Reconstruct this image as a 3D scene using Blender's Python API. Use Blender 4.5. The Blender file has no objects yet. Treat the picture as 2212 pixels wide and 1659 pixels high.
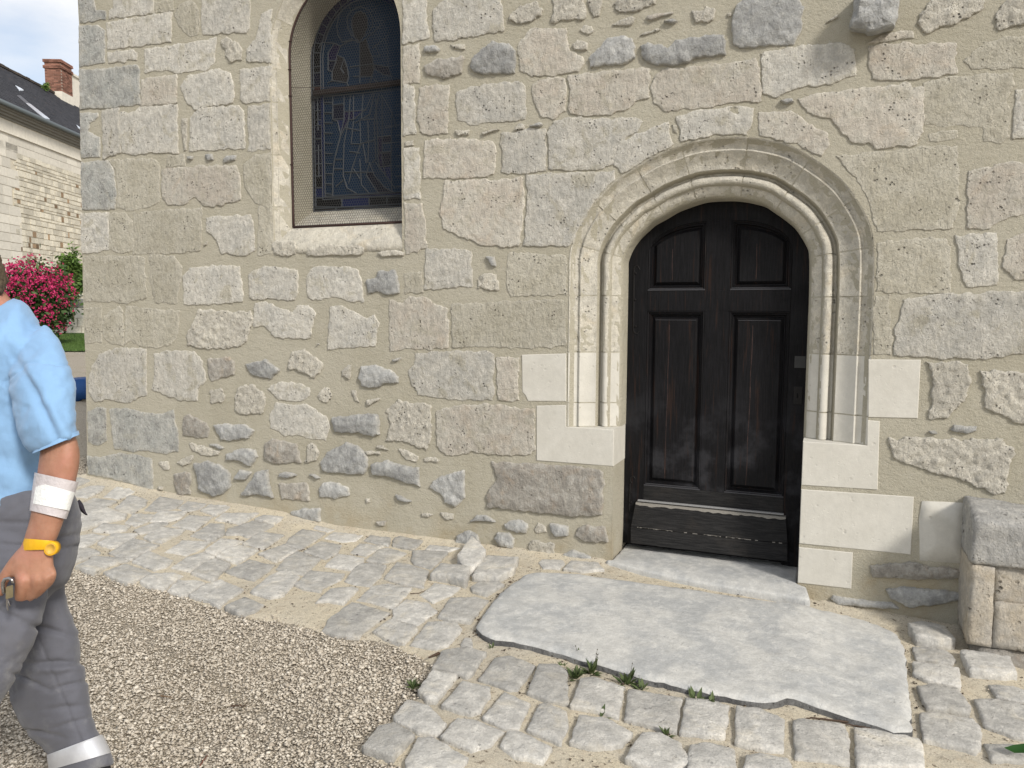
import bpy, bmesh, math, random
import numpy as np
from mathutils import Vector, noise
from mathutils.geometry import delaunay_2d_cdt
R = random.Random(7)
scene = bpy.context.scene
COL = scene.collection

# ---------------------------------------------------------------- camera, world, sun, exposure
IMG_W, IMG_H, FPX = 2212.0, 1659.0, 1661.0      # the photograph's own measuring grid, focal length in its pixels
YAW, PITCH, ROLL = math.radians(22.3), math.radians(5.15), math.radians(0.25)
CAM = np.array([0.0, -4.25, 1.40])
FW = np.array([-math.sin(YAW)*math.cos(PITCH), math.cos(YAW)*math.cos(PITCH), -math.sin(PITCH)])
_r = np.array([math.cos(YAW), math.sin(YAW), 0.0]); _u = np.cross(_r, FW)
RT = _r*math.cos(ROLL) + _u*math.sin(ROLL)
UP = -_r*math.sin(ROLL) + _u*math.cos(ROLL)
cam_d = bpy.data.cameras.new("camera"); cam = bpy.data.objects.new("camera", cam_d); COL.objects.link(cam)
from mathutils import Matrix
cam.matrix_world = Matrix(((RT[0], UP[0], -FW[0], CAM[0]), (RT[1], UP[1], -FW[1], CAM[1]), (RT[2], UP[2], -FW[2], CAM[2]), (0, 0, 0, 1)))
cam_d.sensor_fit = 'HORIZONTAL'; cam_d.sensor_width = 36.0; cam_d.lens = 36.0*FPX/IMG_W
cam_d.clip_start = 0.05; cam_d.clip_end = 3000
scene.camera = cam

SUN_DIR = Vector((0.687, -0.464, 0.559)).normalized()     # towards the sun
world = bpy.data.worlds.new("World"); scene.world = world; world.use_nodes = True
wn, wl = world.node_tree.nodes, world.node_tree.links
for n in list(wn): wn.remove(n)
wo = wn.new('ShaderNodeOutputWorld'); bg = wn.new('ShaderNodeBackground'); sky = wn.new('ShaderNodeTexSky')
sky.sky_type = 'NISHITA'; sky.sun_disc = False
sky.sun_elevation = math.asin(SUN_DIR.z); sky.sun_rotation = math.atan2(SUN_DIR.x, SUN_DIR.y)
sky.air_density = 1.0; sky.dust_density = 1.5
tc = wn.new('ShaderNodeTexCoord'); mp = wn.new('ShaderNodeMapping'); mp.inputs['Scale'].default_value = (1.0, 1.0, 2.6)
nz = wn.new('ShaderNodeTexNoise'); nz.inputs['Scale'].default_value = 3.2; nz.inputs['Detail'].default_value = 7; nz.inputs['Roughness'].default_value = .55
rp = wn.new('ShaderNodeValToRGB'); rp.color_ramp.elements[0].position = .34; rp.color_ramp.elements[1].position = .66
mx = wn.new('ShaderNodeMix'); mx.data_type = 'RGBA'
mx.inputs[7].default_value = (7.1, 7.0, 6.9, 1)
mul = wn.new('ShaderNodeMath'); mul.operation = 'MULTIPLY_ADD'; mul.inputs[1].default_value = .62; mul.inputs[2].default_value = .30
wl.new(tc.outputs['Generated'], mp.inputs[0]); wl.new(mp.outputs[0], nz.inputs['Vector']); wl.new(nz.outputs['Fac'], rp.inputs[0])
wl.new(rp.outputs[0], mul.inputs[0]); wl.new(mul.outputs[0], mx.inputs[0])
wl.new(sky.outputs[0], mx.inputs[6]); wl.new(mx.outputs[2], bg.inputs[0]); wl.new(bg.outputs[0], wo.inputs[0])
bg.inputs[1].default_value = 0.14
sun_d = bpy.data.lights.new("sun", 'SUN'); sun_o = bpy.data.objects.new("sun", sun_d); COL.objects.link(sun_o)
sun_d.energy = 2.9; sun_d.angle = math.radians(9.0); sun_d.color = (1.0, .95, .87)
sun_o.rotation_euler = SUN_DIR.to_track_quat('Z', 'Y').to_euler()
scene.view_settings.view_transform = 'Standard'; scene.view_settings.look = 'None'
scene.view_settings.exposure = 0.16; scene.view_settings.gamma = 1.0; scene.view_settings.use_curve_mapping = False

# ---------------------------------------------------------------- measuring helpers
def ray(u, v): return FW + RT*((u-IMG_W/2)/FPX) - UP*((v-IMG_H/2)/FPX)
def W(u, v, t=0.0):
    """point of the wall plane (t metres into the wall) seen at u,v -> X, Z"""
    d = ray(u, v); k = (t-CAM[1])/d[1]; P = CAM+d*k
    return (P[0], P[2])
def V(u, v, dep): return CAM + ray(u, v)*dep
GX = [-60, -14, -6.5, -5.4, -4.35, -3.45, -3.0, -1.2, -.07, .15, .6, 2, 8, 60]
GZ = [.6, .3, .11, .095, .03, 0, -.05, -.045, -.088, -.125, -.15, -.2, -.3, -.6]
def g(x, y):
    z = float(np.interp(x, GX, GZ))
    if y < 0: return z + .035*max(y, -30)
    return z + .012*y
def G(u, v, h=0.0):
    d = ray(u, v); k = 1.0
    if d[2] > -1e-4: return None
    for _ in range(40):
        P = CAM+d*k; k = k - (P[2]-g(P[0], P[1])-h)/(d[2]-.0001)*.7
    P = CAM+d*k
    return (P[0], P[1])
def nz3(x, y, z=0.0): return noise.noise(Vector((x, y, z)))
def fbm(x, y, z=0.0, o=4):
    return noise.fractal(Vector((x, y, z)), 0.6, 2.1, o)

# ---------------------------------------------------------------- object helpers
def mesh_obj(name, verts, faces, mat=None, parent=None, smooth=True):
    me = bpy.data.meshes.new(name); me.from_pydata([tuple(map(float, p)) for p in verts], [], faces); me.update()
    if smooth: me.polygons.foreach_set('use_smooth', [True]*len(me.polygons))
    o = bpy.data.objects.new(name, me); COL.objects.link(o)
    if mat: me.materials.append(mat)
    if parent: o.parent = parent
    return o
def bm_obj(name, bm, mat=None, parent=None, smooth=False):
    bmesh.ops.recalc_face_normals(bm, faces=bm.faces)
    me = bpy.data.meshes.new(name); bm.to_mesh(me); bm.free()
    if smooth: me.polygons.foreach_set('use_smooth', [True]*len(me.polygons))
    o = bpy.data.objects.new(name, me); COL.objects.link(o)
    if mat: me.materials.append(mat)
    if parent: o.parent = parent
    return o
def thing(name, label, cat, group=None, loc=(0, 0, 0)):
    o = bpy.data.objects.new(name, None); COL.objects.link(o); o.location = loc
    o['label'] = label; o['category'] = cat
    if group: o['group'] = group
    o.empty_display_size = .1
    return o
def tag(o, label=None, cat=None, group=None, kind=None):
    for k, v in (('label', label), ('category', cat), ('group', group), ('kind', kind)):
        if v: o[k] = v
    return o
def part(name, parent, mat=None):
    return None
def add_box(bm, lo, hi, bev=0.0):
    vs = [bm.verts.new((x, y, z)) for x in (lo[0], hi[0]) for y in (lo[1], hi[1]) for z in (lo[2], hi[2])]
    fs = [(0, 1, 3, 2), (4, 6, 7, 5), (0, 4, 5, 1), (2, 3, 7, 6), (0, 2, 6, 4), (1, 5, 7, 3)]
    F = [bm.faces.new([vs[i] for i in f]) for f in fs]
    if bev > 0:
        es = list({e for f in F for e in f.edges}); bmesh.ops.bevel(bm, geom=es, offset=bev, segments=2, affect='EDGES', profile=.6)
def prism(bm, poly, y0, y1, bev=0.0, front_poly=None):
    """poly of (X,Z) between depth y0 (front) and y1 (back)"""
    n = len(poly)
    fp = front_poly or poly
    if bev > 0:
        P = inset(poly, bev)
        ring = [[bm.verts.new((x, y0, z)) for x, z in P], [bm.verts.new((x, y0+bev, z)) for x, z in poly], [bm.verts.new((x, y1, z)) for x, z in poly]]
    else:
        ring = [[bm.verts.new((x, y0, z)) for x, z in fp], [bm.verts.new((x, y1, z)) for x, z in poly]]
    bm.faces.new(ring[0]); bm.faces.new(ring[-1][::-1])
    for a, b in zip(ring, ring[1:]):
        for i in range(n):
            j = (i+1) % n; bm.faces.new((a[i], b[i], b[j], a[j]))
def area(P): return .5*sum(P[i][0]*P[(i+1) % len(P)][1]-P[(i+1) % len(P)][0]*P[i][1] for i in range(len(P)))
def inset(P, d):
    n = len(P); s = 1 if area(P) > 0 else -1; out = []
    for i in range(n):
        a, b, c = np.array(P[i-1]), np.array(P[i]), np.array(P[(i+1) % n])
        e1 = b-a; e2 = c-b; e1 = e1/(np.linalg.norm(e1)+1e-9); e2 = e2/(np.linalg.norm(e2)+1e-9)
        n1 = np.array((-e1[1], e1[0]))*s; n2 = np.array((-e2[1], e2[0]))*s
        m = n1+n2; L = np.linalg.norm(m)
        m = m/L if L > .3 else n1
        k = d/max(.5, float(m@n1)); out.append(tuple(b+m*k))
    return out
def tube(bm, pts, rad, seg=6, close=True):
    pts = [Vector(tuple(map(float, p))) for p in pts]; rings = []
    n = len(pts); rr = rad if isinstance(rad, (list, tuple)) else [rad]*n
    a = None
    for i in range(n):
        t = (pts[min(i+1, n-1)]-pts[max(i-1, 0)]).normalized()
        if a is None: a = t.orthogonal().normalized()
        a = (a - t*a.dot(t)).normalized()
        b = t.cross(a)
        rings.append([bm.verts.new(pts[i]+(a*math.cos(q)+b*math.sin(q))*rr[i]) for q in [2*math.pi*k/seg for k in range(seg)]])
    for A, B in zip(rings, rings[1:]):
        for k in range(seg): bm.faces.new((A[k], A[(k+1) % seg], B[(k+1) % seg], B[k]))
    if close: bm.faces.new(rings[0][::-1]); bm.faces.new(rings[-1])

# ---------------------------------------------------------------- materials
def newmat(name):
    m = bpy.data.materials.new(name); m.use_nodes = True
    nt = m.node_tree; b = nt.nodes['Principled BSDF']; b.inputs['Specular IOR Level'].default_value = .25
    return m, nt, b
def N(nt, t, **kw):
    n = nt.nodes.new(t)
    for k, v in kw.items():
        if k in n.inputs: n.inputs[k].default_value = v
        else: setattr(n, k, v)
    return n
def math_n(nt, op, a, b=None, c=None, clamp=False):
    n = nt.nodes.new('ShaderNodeMath'); n.operation = op; n.use_clamp = clamp
    for i, x in enumerate((a, b, c)):
        if x is None: continue
        if isinstance(x, (int, float)): n.inputs[i].default_value = x
        else: nt.links.new(x, n.inputs[i])
    return n.outputs[0]
def mixc(nt, f, a, b, mode='MIX'):
    n = nt.nodes.new('ShaderNodeMix'); n.data_type = 'RGBA'; n.blend_type = mode
    for i, x in ((0, f), (6, a), (7, b)):
        if isinstance(x, (int, float)): n.inputs[i].default_value = x
        elif isinstance(x, (tuple, list)): n.inputs[i].default_value = (*x[:3], 1)
        else: nt.links.new(x, n.inputs[i])
    return n.outputs[2]
def noise_n(nt, vec, scale, detail=4, rough=.55, dist=0.0):
    n = N(nt, 'ShaderNodeTexNoise', Scale=scale, Detail=detail, Roughness=rough, Distortion=dist); nt.links.new(vec, n.inputs['Vector'])
    return n.outputs['Fac']
def ramp(nt, f, a, b, lo=0.0, hi=1.0):
    n = nt.nodes.new('ShaderNodeMapRange'); n.inputs[1].default_value = a; n.inputs[2].default_value = b; n.inputs[3].default_value = lo; n.inputs[4].default_value = hi
    n.interpolation_type = 'SMOOTHSTEP'; nt.links.new(f, n.inputs[0]); return n.outputs[0]
def objvec(nt, sc=(1, 1, 1)):
    t = nt.nodes.new('ShaderNodeTexCoord'); m = nt.nodes.new('ShaderNodeMapping'); m.inputs['Scale'].default_value = sc
    nt.links.new(t.outputs['Object'], m.inputs[0]); return m.outputs[0]
def bump(nt, b, layers):
    prev = None
    for h, dist, st in layers:
        n = nt.nodes.new('ShaderNodeBump'); n.inputs['Strength'].default_value = st; n.inputs['Distance'].default_value = dist
        nt.links.new(h, n.inputs['Height'])
        if prev is not None: nt.links.new(prev, n.inputs['Normal'])
        prev = n.outputs[0]
    nt.links.new(prev, b.inputs['Normal'])
def stone_mat(name, c1, c2, c3=None, pits=.6, pit_scale=45., rough=1.0, vary=.16, lichen=0.0, stain=None, patch=.5, grain=1.0, isl=False, mott=1.0, rim=0.0, smear=0.0):
    m, nt, b = newmat(name); v = objvec(nt)
    oi = nt.nodes.new('ShaderNodeObjectInfo'); rnd = oi.outputs['Random']
    if isl:
        ge = nt.nodes.new('ShaderNodeNewGeometry'); rnd = ge.outputs['Random Per Island']
    big = noise_n(nt, v, 5.0, 5, .6, .4); mid = noise_n(nt, v, 22., 5, .65); fine = noise_n(nt, v, 140., 3, .7)
    col = mixc(nt, ramp(nt, big, .36, .64), c1, c2)
    if c3: col = mixc(nt, ramp(nt, mid, .5, .72, 0, patch), col, c3)
    if smear:
        col = mixc(nt, ramp(nt, noise_n(nt, v, 6.5, 6, .68, .6), .52, .64, 0, smear), col, (.41, .382, .305))
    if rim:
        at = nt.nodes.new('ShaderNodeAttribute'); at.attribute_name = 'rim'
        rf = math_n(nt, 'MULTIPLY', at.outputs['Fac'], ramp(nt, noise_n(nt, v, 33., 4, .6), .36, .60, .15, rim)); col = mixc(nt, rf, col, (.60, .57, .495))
    if lichen > 0:
        li = noise_n(nt, v, 11., 6, .7, .3); col = mixc(nt, ramp(nt, li, .46, .62, 0, lichen), col, (.16, .16, .155))
        li2 = noise_n(nt, v, 38., 3, .6); col = mixc(nt, ramp(nt, li2, .58, .66, 0, lichen*.6), col, (.5, .49, .46))
    if stain:
        sn = noise_n(nt, v, 7., 4, .6, 1.0); col = mixc(nt, ramp(nt, sn, .50, .78, 0, .55), col, stain)
    # value variation: per stone, mottling, grain
    k = math_n(nt, 'MULTIPLY_ADD', rnd, vary*2, 1-vary)
    k = math_n(nt, 'MULTIPLY', k, ramp(nt, mid, .3, .7, 1-.15*mott, 1+.13*mott))
    k = math_n(nt, 'MULTIPLY', k, ramp(nt, fine, .3, .7, 1-.11*grain, 1+.09*grain))
    vo = N(nt, 'ShaderNodeTexVoronoi', Scale=pit_scale); nt.links.new(v, vo.inputs['Vector'])
    pm = noise_n(nt, v, 9., 3, .6)
    pit = math_n(nt, 'MULTIPLY', ramp(nt, vo.outputs['Distance'], .10, .30, 1, 0), ramp(nt, pm, .5, .68))
    vo2 = N(nt, 'ShaderNodeTexVoronoi', Scale=pit_scale*2.7); nt.links.new(v, vo2.inputs['Vector'])
    pit2 = math_n(nt, 'MULTIPLY', ramp(nt, vo2.outputs['Distance'], .12, .34, 1, 0), ramp(nt, mid, .52, .66))
    pit = math_n(nt, 'MAXIMUM', pit, math_n(nt, 'MULTIPLY', pit2, .45))
    k = math_n(nt, 'MULTIPLY', k, math_n(nt, 'SUBTRACT', 1, math_n(nt, 'MULTIPLY', pit, .62*pits)))
    col = mixc(nt, 1.0, col, k, 'MULTIPLY')
    nt.links.new(col, b.inputs['Base Color']); b.inputs['Roughness'].default_value = .92
    inv = math_n(nt, 'SUBTRACT', 0, pit)
    tl = noise_n(nt, objvec(nt, (1, 1, .42)), 46., 4, .65, .3)
    bump(nt, b, [(noise_n(nt, v, 26., 7, .75), .014*rough, .9), (tl, .008*rough, .9), (inv, .012*pits, 1.0)])
    return m
def flat_mat(name, c, rough=.6, metal=0.0, vary=0.0, bumpk=0.0, scale=60., isl=False, spec=None):
    m, nt, b = newmat(name); v = objvec(nt)
    col = mixc(nt, noise_n(nt, v, scale, 4, .6), tuple(x*.82 for x in c), tuple(min(1, x*1.18) for x in c))
    if isl:
        ge = nt.nodes.new('ShaderNodeNewGeometry')
        col = mixc(nt, 1.0, col, math_n(nt, 'MULTIPLY_ADD', ge.outputs['Random Per Island'], vary*2, 1-vary), 'MULTIPLY')
    nt.links.new(col, b.inputs['Base Color']); b.inputs['Roughness'].default_value = rough; b.inputs['Metallic'].default_value = metal
    if spec is not None: b.inputs['Specular IOR Level'].default_value = spec
    if bumpk: bump(nt, b, [(noise_n(nt, v, scale*2, 4, .6), .002*bumpk, 1.0)])
    return m
M = {}
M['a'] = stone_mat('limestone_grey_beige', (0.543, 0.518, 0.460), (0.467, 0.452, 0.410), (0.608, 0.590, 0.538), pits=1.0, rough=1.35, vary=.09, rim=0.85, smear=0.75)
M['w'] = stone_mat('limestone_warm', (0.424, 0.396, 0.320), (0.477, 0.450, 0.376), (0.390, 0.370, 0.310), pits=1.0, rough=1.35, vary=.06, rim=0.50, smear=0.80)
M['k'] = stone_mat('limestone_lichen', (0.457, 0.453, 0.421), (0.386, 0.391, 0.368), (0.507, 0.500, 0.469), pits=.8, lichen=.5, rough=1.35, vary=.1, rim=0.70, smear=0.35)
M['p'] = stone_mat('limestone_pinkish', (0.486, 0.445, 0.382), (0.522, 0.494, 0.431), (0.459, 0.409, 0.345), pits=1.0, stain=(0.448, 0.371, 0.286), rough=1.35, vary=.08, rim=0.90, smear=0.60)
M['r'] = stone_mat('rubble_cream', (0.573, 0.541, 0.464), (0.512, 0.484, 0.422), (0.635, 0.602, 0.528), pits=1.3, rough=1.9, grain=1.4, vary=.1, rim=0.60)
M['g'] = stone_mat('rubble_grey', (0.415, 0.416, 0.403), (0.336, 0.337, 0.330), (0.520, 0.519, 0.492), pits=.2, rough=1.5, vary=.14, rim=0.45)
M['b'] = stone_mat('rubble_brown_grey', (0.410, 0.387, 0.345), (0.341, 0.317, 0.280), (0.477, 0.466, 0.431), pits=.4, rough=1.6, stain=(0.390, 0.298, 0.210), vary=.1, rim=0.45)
M['n'] = stone_mat('new_limestone', (.575, .555, .50), (.535, .515, .46), None, pits=.18, pit_scale=28, rough=.12, vary=.02, grain=.25, mott=.25)
M['d'] = stone_mat('dressed_surround_stone', (.53, .50, .425), (.48, .455, .395), (.58, .55, .475), pits=.7, rough=.9, vary=.06, stain=(.54, .465, .34))
M['s'] = stone_mat('paving_stone', (.50, .485, .45), (.42, .41, .385), (.58, .56, .515), pits=.3, rough=.9, vary=.16, stain=(.58, .53, .43), patch=.6)
M['t'] = stone_mat('slab_stone', (.505, .50, .475), (.395, .40, .395), (.575, .565, .53), pits=.15, pit_scale=60, rough=.45, vary=.02, patch=.5, mott=.6, grain=.8)
M['slabside'] = stone_mat('slab_edge_shade', (.12, .12, .12), (.24, .24, .235), (.07, .07, .07), pits=.4, rough=2.0, vary=.02)  # dark copy of the slab stone, shadow of its undercut side put into the colour
M['q'] = stone_mat('pier_stone', (.48, .42, .33), (.45, .42, .37), (.53, .48, .40), pits=1.0, pit_scale=26, rough=1.2, vary=.05)
M['qc'] = stone_mat('pier_cap_stone', (.42, .41, .385), (.36, .355, .34), (.52, .50, .46), pits=1.0, pit_scale=26, rough=1.3, vary=.03)

def mortar_mat():
    m, nt, b = newmat('lime_mortar'); v = objvec(nt)
    big = noise_n(nt, v, 1.6, 5, .6, .5); mid = noise_n(nt, v, 14., 5, .6); fine = noise_n(nt, v, 230., 3, .75)
    col = mixc(nt, ramp(nt, big, .35, .65), (.392, .364, .287), (.43, .402, .325))
    col = mixc(nt, ramp(nt, mid, .5, .75, 0, .5), col, (.46, .432, .36))
    sep = nt.nodes.new('ShaderNodeSeparateXYZ'); nt.links.new(v, sep.inputs[0])
    wob = math_n(nt, 'MULTIPLY_ADD', big, .9, sep.outputs[2])
    low = ramp(nt, wob, .32, .75, .55, 0)
    st = math_n(nt, 'MULTIPLY', low, ramp(nt, noise_n(nt, v, 3.3, 4, .6), .42, .66))
    col = mixc(nt, st, col, (.34, .265, .15))
    k = ramp(nt, fine, .3, .7, .86, 1.12)
    col = mixc(nt, 1.0, col, k, 'MULTIPLY'); nt.links.new(col, b.inputs['Base Color']); b.inputs['Roughness'].default_value = .95
    vs = objvec(nt, (.8, 1, 1.3)); tr = noise_n(nt, vs, 26., 5, .65, .3)
    bump(nt, b, [(tr, .010, .8), (fine, .003, 1.0), (noise_n(nt, v, 75., 4, .7), .006, .9)])
    return m
M['m'] = mortar_mat()

# ---------------------------------------------------------------- pieces with a rough outline
def jag(P, step, amp, rs):
    """subdivide a closed outline and roughen it"""
    out = []; n = len(P); sd = rs.random()*100
    for i in range(n):
        a, b = np.array(P[i], float), np.array(P[(i+1) % n], float); L = np.linalg.norm(b-a); k = max(1, int(round(L/step)))
        e = (b-a)/(L+1e-9); nn = np.array((-e[1], e[0]))
        for j in range(k):
            q = a+(b-a)*j/k
            w = amp*(1.0 if j else .6)
            d = w*(nz3(q[0]*22+sd, q[1]*22, sd)*1.3+nz3(q[0]*70+sd, q[1]*70, 3)*.8)
            out.append(tuple(q+nn*d))
    return out
def seg_dist(Q, P):
    Q = np.asarray(Q, float); A = np.asarray(P, float); B = np.roll(A, -1, 0)
    AB = B-A; L2 = (AB**2).sum(1)+1e-12
    t = ((Q[:, None, :]-A[None])*AB[None]).sum(2)/L2[None]; t = np.clip(t, 0, 1)
    D = np.linalg.norm(Q[:, None, :]-(A[None]+t[..., None]*AB[None]), axis=2).min(1)
    x, y = Q[:, 0:1], Q[:, 1:2]; ax, ay, bx, by = A[:, 0], A[:, 1], B[:, 0], B[:, 1]
    c = ((ay[None] > y) != (by[None] > y)) & (x < (bx-ax)[None]*(y-ay[None])/((by-ay)[None]+1e-12)+ax[None])
    ins = c.sum(1) % 2 == 1
    return D, ins
def patch2d(outline, rings, grid, rs):
    """outline + inner rings (by inset) + jittered grid -> 2D triangulation; returns pts, tris, distance to edge"""
    pts = [tuple(p) for p in outline]; nb = len(pts)
    for d in rings:
        I = inset(outline, d); D, ins = seg_dist(I, outline)
        last = None
        for p, dd, k in zip(I, D, ins):
            if k and dd > d*.75 and (last is None or math.dist(p, last) > d*.7): pts.append(tuple(p)); last = p
    A = np.array(outline); lo, hi = A.min(0), A.max(0)
    gx = np.arange(lo[0], hi[0], grid); gz = np.arange(lo[1], hi[1], grid)
    if len(gx)*len(gz):
        Q = np.array([(x+(rs.random()-.5)*grid*.6, z+(rs.random()-.5)*grid*.6) for x in gx for z in gz])
        D, ins = seg_dist(Q, outline); m = rings[-1] if rings else 0
        Q = Q[ins & (D > m+grid*.35)]
        pts += [tuple(q) for q in Q]
    vs, es, fs, ov, oe, of = delaunay_2d_cdt([Vector(p) for p in pts], [], [list(range(nb))], 1, 1e-5)
    P = np.array([tuple(v) for v in vs])
    D, ins = seg_dist(P, outline)
    D[D < 1e-5] = 0
    return P, [tuple(f) for f in fs], D
STY = {  # proud, grid, relief amplitude, relief scale, outline step, outline jag, ring insets
    'a': (.006, .028, .0028, 26, .011, .009, (.003, .007)), 'w': (.0032, .032, .0022, 26, .013, .010, (.003, .007)),
    'k': (.006, .028, .0026, 24, .012, .007, (.003, .007)), 'p': (.0065, .024, .0040, 28, .011, .010, (.003, .007)),
    'r': (.012, .014, .0095, 38, .010, .012, (.003, .008)), 'g': (.019, .015, .0085, 22, .011, .008, (.004, .009)),
    'b': (.014, .016, .0085, 26, .011, .009, (.004, .009)), 'n': (.004, .08, .0002, 8, .05, .0008, (.003,))}
def wall_stone(P, sty, rs, parent, name='stone', proud=None):
    p, grid, amp, fs, step, ja, rings = STY[sty]
    if proud: p = proud
    small = min(np.ptp([q[0] for q in P]), np.ptp([q[1] for q in P]))
    if small < .09: grid = min(grid, .014); ja *= .5; step = .010; rings = rings[:1] if small < .05 else (.004, .009); amp *= .8
    o = jag(P, step, ja, rs); pts, tris, D = patch2d(o, rings, grid, rs)
    p *= .75+rs.random()*.5; tx, tz = (rs.random()-.5)*.012, (rs.random()-.5)*.012; c = pts.mean(0); sd = rs.random()*50
    if sty in 'gb': tx *= 5; tz *= 5
    verts = []
    for (x, z), d in zip(pts, D):
        if d == 0: y = .012
        else:
            e = min(1, (d/(rings[-1]*1.1))); e = e**.5
            h = p*(.35+.65*e)+tx*(x-c[0])+tz*(z-c[1])
            f = fbm(x*fs+sd, z*fs, sd)
            if sty in 'rgb': f = f*.7+(abs(nz3(x*fs*.7, z*fs*.7, sd+9))-.25)*1.4
            h += amp*f*min(1, d/.012)
            if sty in 'gb': h += p*.5*min(1, d/.05)
            y = -max(h, .0015)
        verts.append((x, y, z))
    tr = []
    for f in tris:
        a, b_, c_ = [np.array(verts[i]) for i in f[:3]]
        tr.append(f if np.cross(b_-a, c_-a)[1] < 0 else f[::-1])
    ob = mesh_obj(name, verts, tr, M[sty], parent)
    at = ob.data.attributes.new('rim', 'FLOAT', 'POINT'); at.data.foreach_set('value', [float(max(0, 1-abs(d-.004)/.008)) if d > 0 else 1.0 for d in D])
    return ob
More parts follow.
